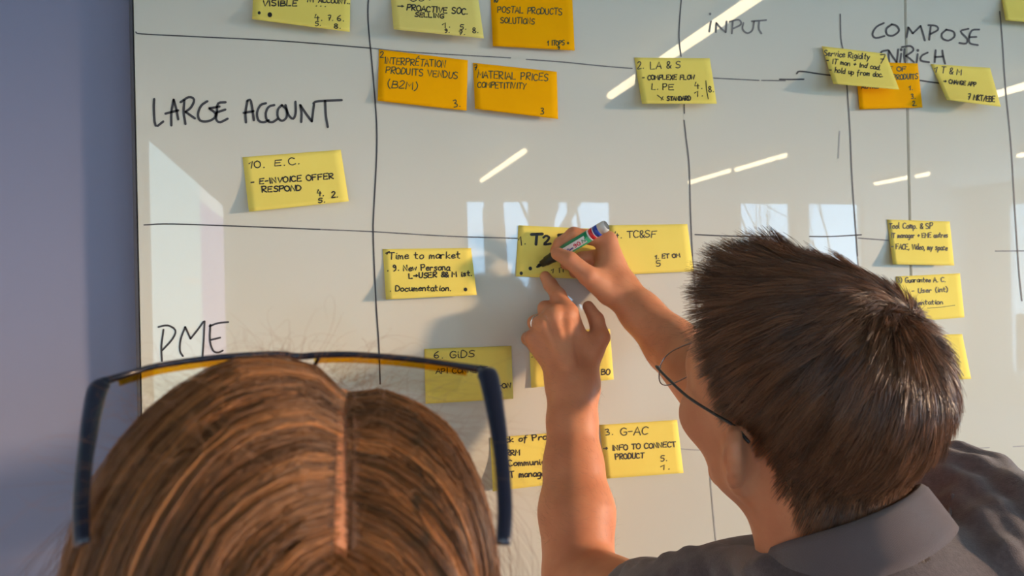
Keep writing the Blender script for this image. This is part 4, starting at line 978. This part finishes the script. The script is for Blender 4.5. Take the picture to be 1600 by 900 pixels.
    f = rng.uniform(3, 9, (m, 1, 1)); a = rng.normal(0, .004, (m, 1, 3)); b = rng.normal(0, .004, (m, 1, 3))
    F_ = r2[:, None]+nrm((r2-c0))[:, None]*.006+d[:, None]*Ls[:, None, None]*s+a*np.sin(f*s)*s+b*np.cos(f*s)*s+np.sign(r2[:, :1])[:, None]*np.array([1, 0, 0])*.012*s**2+down*s**2*.012
    strands('loose_hair', WC+F_@WA.T, np.full(m, .00016), M_hairw, h, np.tile([.30, .15, .07], (m, 1)))
    # thin side wisps
    m = 160; sg = np.where(rng.random(m) < .5, -1., 1.); r3 = np.stack([sg*.07, rng.uniform(-.06, .05, m), rng.uniform(.03, .09, m)], 1)
    P3 = trace(r3, rng.uniform(.16, .26, m), rng.uniform(.018, .034, m), 20, np.full(m, 1.6)); strands('side_wisps', WC+P3@WA.T, np.full(m, .00014), M_hairw, h, np.tile([.16, .075, .035], (m, 1)))
    # scalp underlayer with a narrow open parting
    xs = np.concatenate([np.sin(np.linspace(-math.pi/2, math.asin((X0-.003)/(wr_[0]+.0012)), 40)), np.sin(np.linspace(math.asin((X0+.003)/(wr_[0]+.0012)), math.pi/2, 24))])
    nt_ = 120; V = []; Fc = []
    for x in xs:
        rr = math.sqrt(max(0, 1-x*x))
        for k in range(nt_):
            t = 2*math.pi*k/nt_; V.append(WC+WA@(c0+np.array([x, rr*math.cos(t), rr*math.sin(t)])*(wr_+.0012)))
    L = (np.array(V)-WC)@WA
    for j in range(len(xs)-1):
        for k in range(nt_):
            f4 = (j*nt_+k, j*nt_+(k+1) % nt_, (j+1)*nt_+(k+1) % nt_, (j+1)*nt_+k); c = L[list(f4)].mean(0)
            if j == 39 and c[2] > .03 and c[1] > -.084: continue
            if c[2] < -.02 or (c[1] > .045 and c[2] < .075-.35*max(0, abs(c[0])-.03)): continue
            Fc.append(f4)
    pmesh('hair_underlayer', V, Fc, mat('dark_auburn', (.095, .042, .02), .8), h, True)
hair_woman()
def woman_glasses():
    t = empty('eyeglasses', cam(460, 560, .36), 'dark half-rim glasses pushed up onto the reddish brown hair', 'glasses')
    M_n = mat('navy_frame', (.012, .016, .035), .28, coat=.4); M_l2 = clear_mat('clear_lens', (.97, .965, .93), .03)
    M_e = clear_mat('amber_refraction', (.90, .62, .10), .03)  # amber colour stands in for yellow notes refracted in the lens
    bar = [(160, 597, .298), (205, 583, .308), (250, 571, .316), (340, 558.5, .326), (430, 553.5, .331), (465, 557, .333), (505, 554.5, .333), (560, 554.5, .330), (640, 561, .324), (700, 569, .316), (758, 578.5, .303)]
    B3 = smooth_line([cam(b[0], b[1], b[2]*1.09) for b in bar], 6); rr = np.interp(np.linspace(0, 1, len(B3)), [0, .1, .5, .9, 1], [.0019, .0013, .00165, .0013, .0019])
    MB().tube(B3, rr, 10, True, .8).build('brow_bar', M_n, t, True)
    dn = nrm(-U0*.55+FW*.83)
    def lens(i0, i1):
        top = B3[i0:i1]; n = len(top); V = []; F = []; K = 8; nv_ = nrm(np.cross(top[-1]-top[0], dn))
        for s in (0, 1):
            for j in range(K+1):
                v = j/K
                for i, p in enumerate(top):
                    u = i/(n-1); edge = (1-abs(2*u-1)**5)**.5 if 0 < u < 1 else 0.05
                    ctr = top.mean(0); q = p+(ctr-p)*.10*v**2; V.append(q+dn*(.036*v*(.35+.65*edge))+nv_*(.0018*s+.003*math.sin(math.pi*v)))
        N_ = (K+1)*n
        for j in range(K):
            for i in range(n-1):
                a = j*n+i; F += [(a, a+1, a+n+1, a+n), (N_+a, N_+a+n, N_+a+n+1, N_+a+1)]
        o = pmesh('lens', V, F, M_l2, t, True)
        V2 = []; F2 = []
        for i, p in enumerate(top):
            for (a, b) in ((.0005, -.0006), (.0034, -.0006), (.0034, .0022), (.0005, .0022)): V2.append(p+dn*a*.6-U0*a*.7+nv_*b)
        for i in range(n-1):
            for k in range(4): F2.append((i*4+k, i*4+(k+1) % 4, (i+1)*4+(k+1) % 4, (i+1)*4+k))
        pmesh('refraction_strip', V2, F2, M_e, o)  # strip under the bar, painted as the refracted yellow of the notes
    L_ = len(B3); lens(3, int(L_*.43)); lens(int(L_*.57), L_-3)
    nb = [cam(x, y, d*1.09) for x, y, d in ((440, 556, .331), (452, 575, .338), (470, 578, .340), (488, 574, .339), (500, 557, .333))]
    MB().tube(smooth_line(nb, 4), .0010, 8).build('bridge', M_n, t, True)
    for pts, w_ in (([(168, 592, .300), (154, 606, .296), (146, 635, .285), (138, 680, .268), (130, 740, .250), (126, 800, .236), (128, 850, .228)], 1), ([(752, 576, .304), (763, 588, .300), (771, 625, .290), (780, 680, .276), (786, 740, .262), (789, 800, .250), (786, 850, .242)], 1)):
        q = smooth_line([cam(p[0], p[1], p[2]*1.09) for p in pts], 5); n = len(q)
        rr = np.interp(np.linspace(0, 1, n), [0, .12, .3, .6, 1], [.0022, .0046, .0041, .0029, .0026])
        MB().tube(q, rr, 14, True, .45, upv=RT).build('temple', M_n, t, True)
woman_glasses()
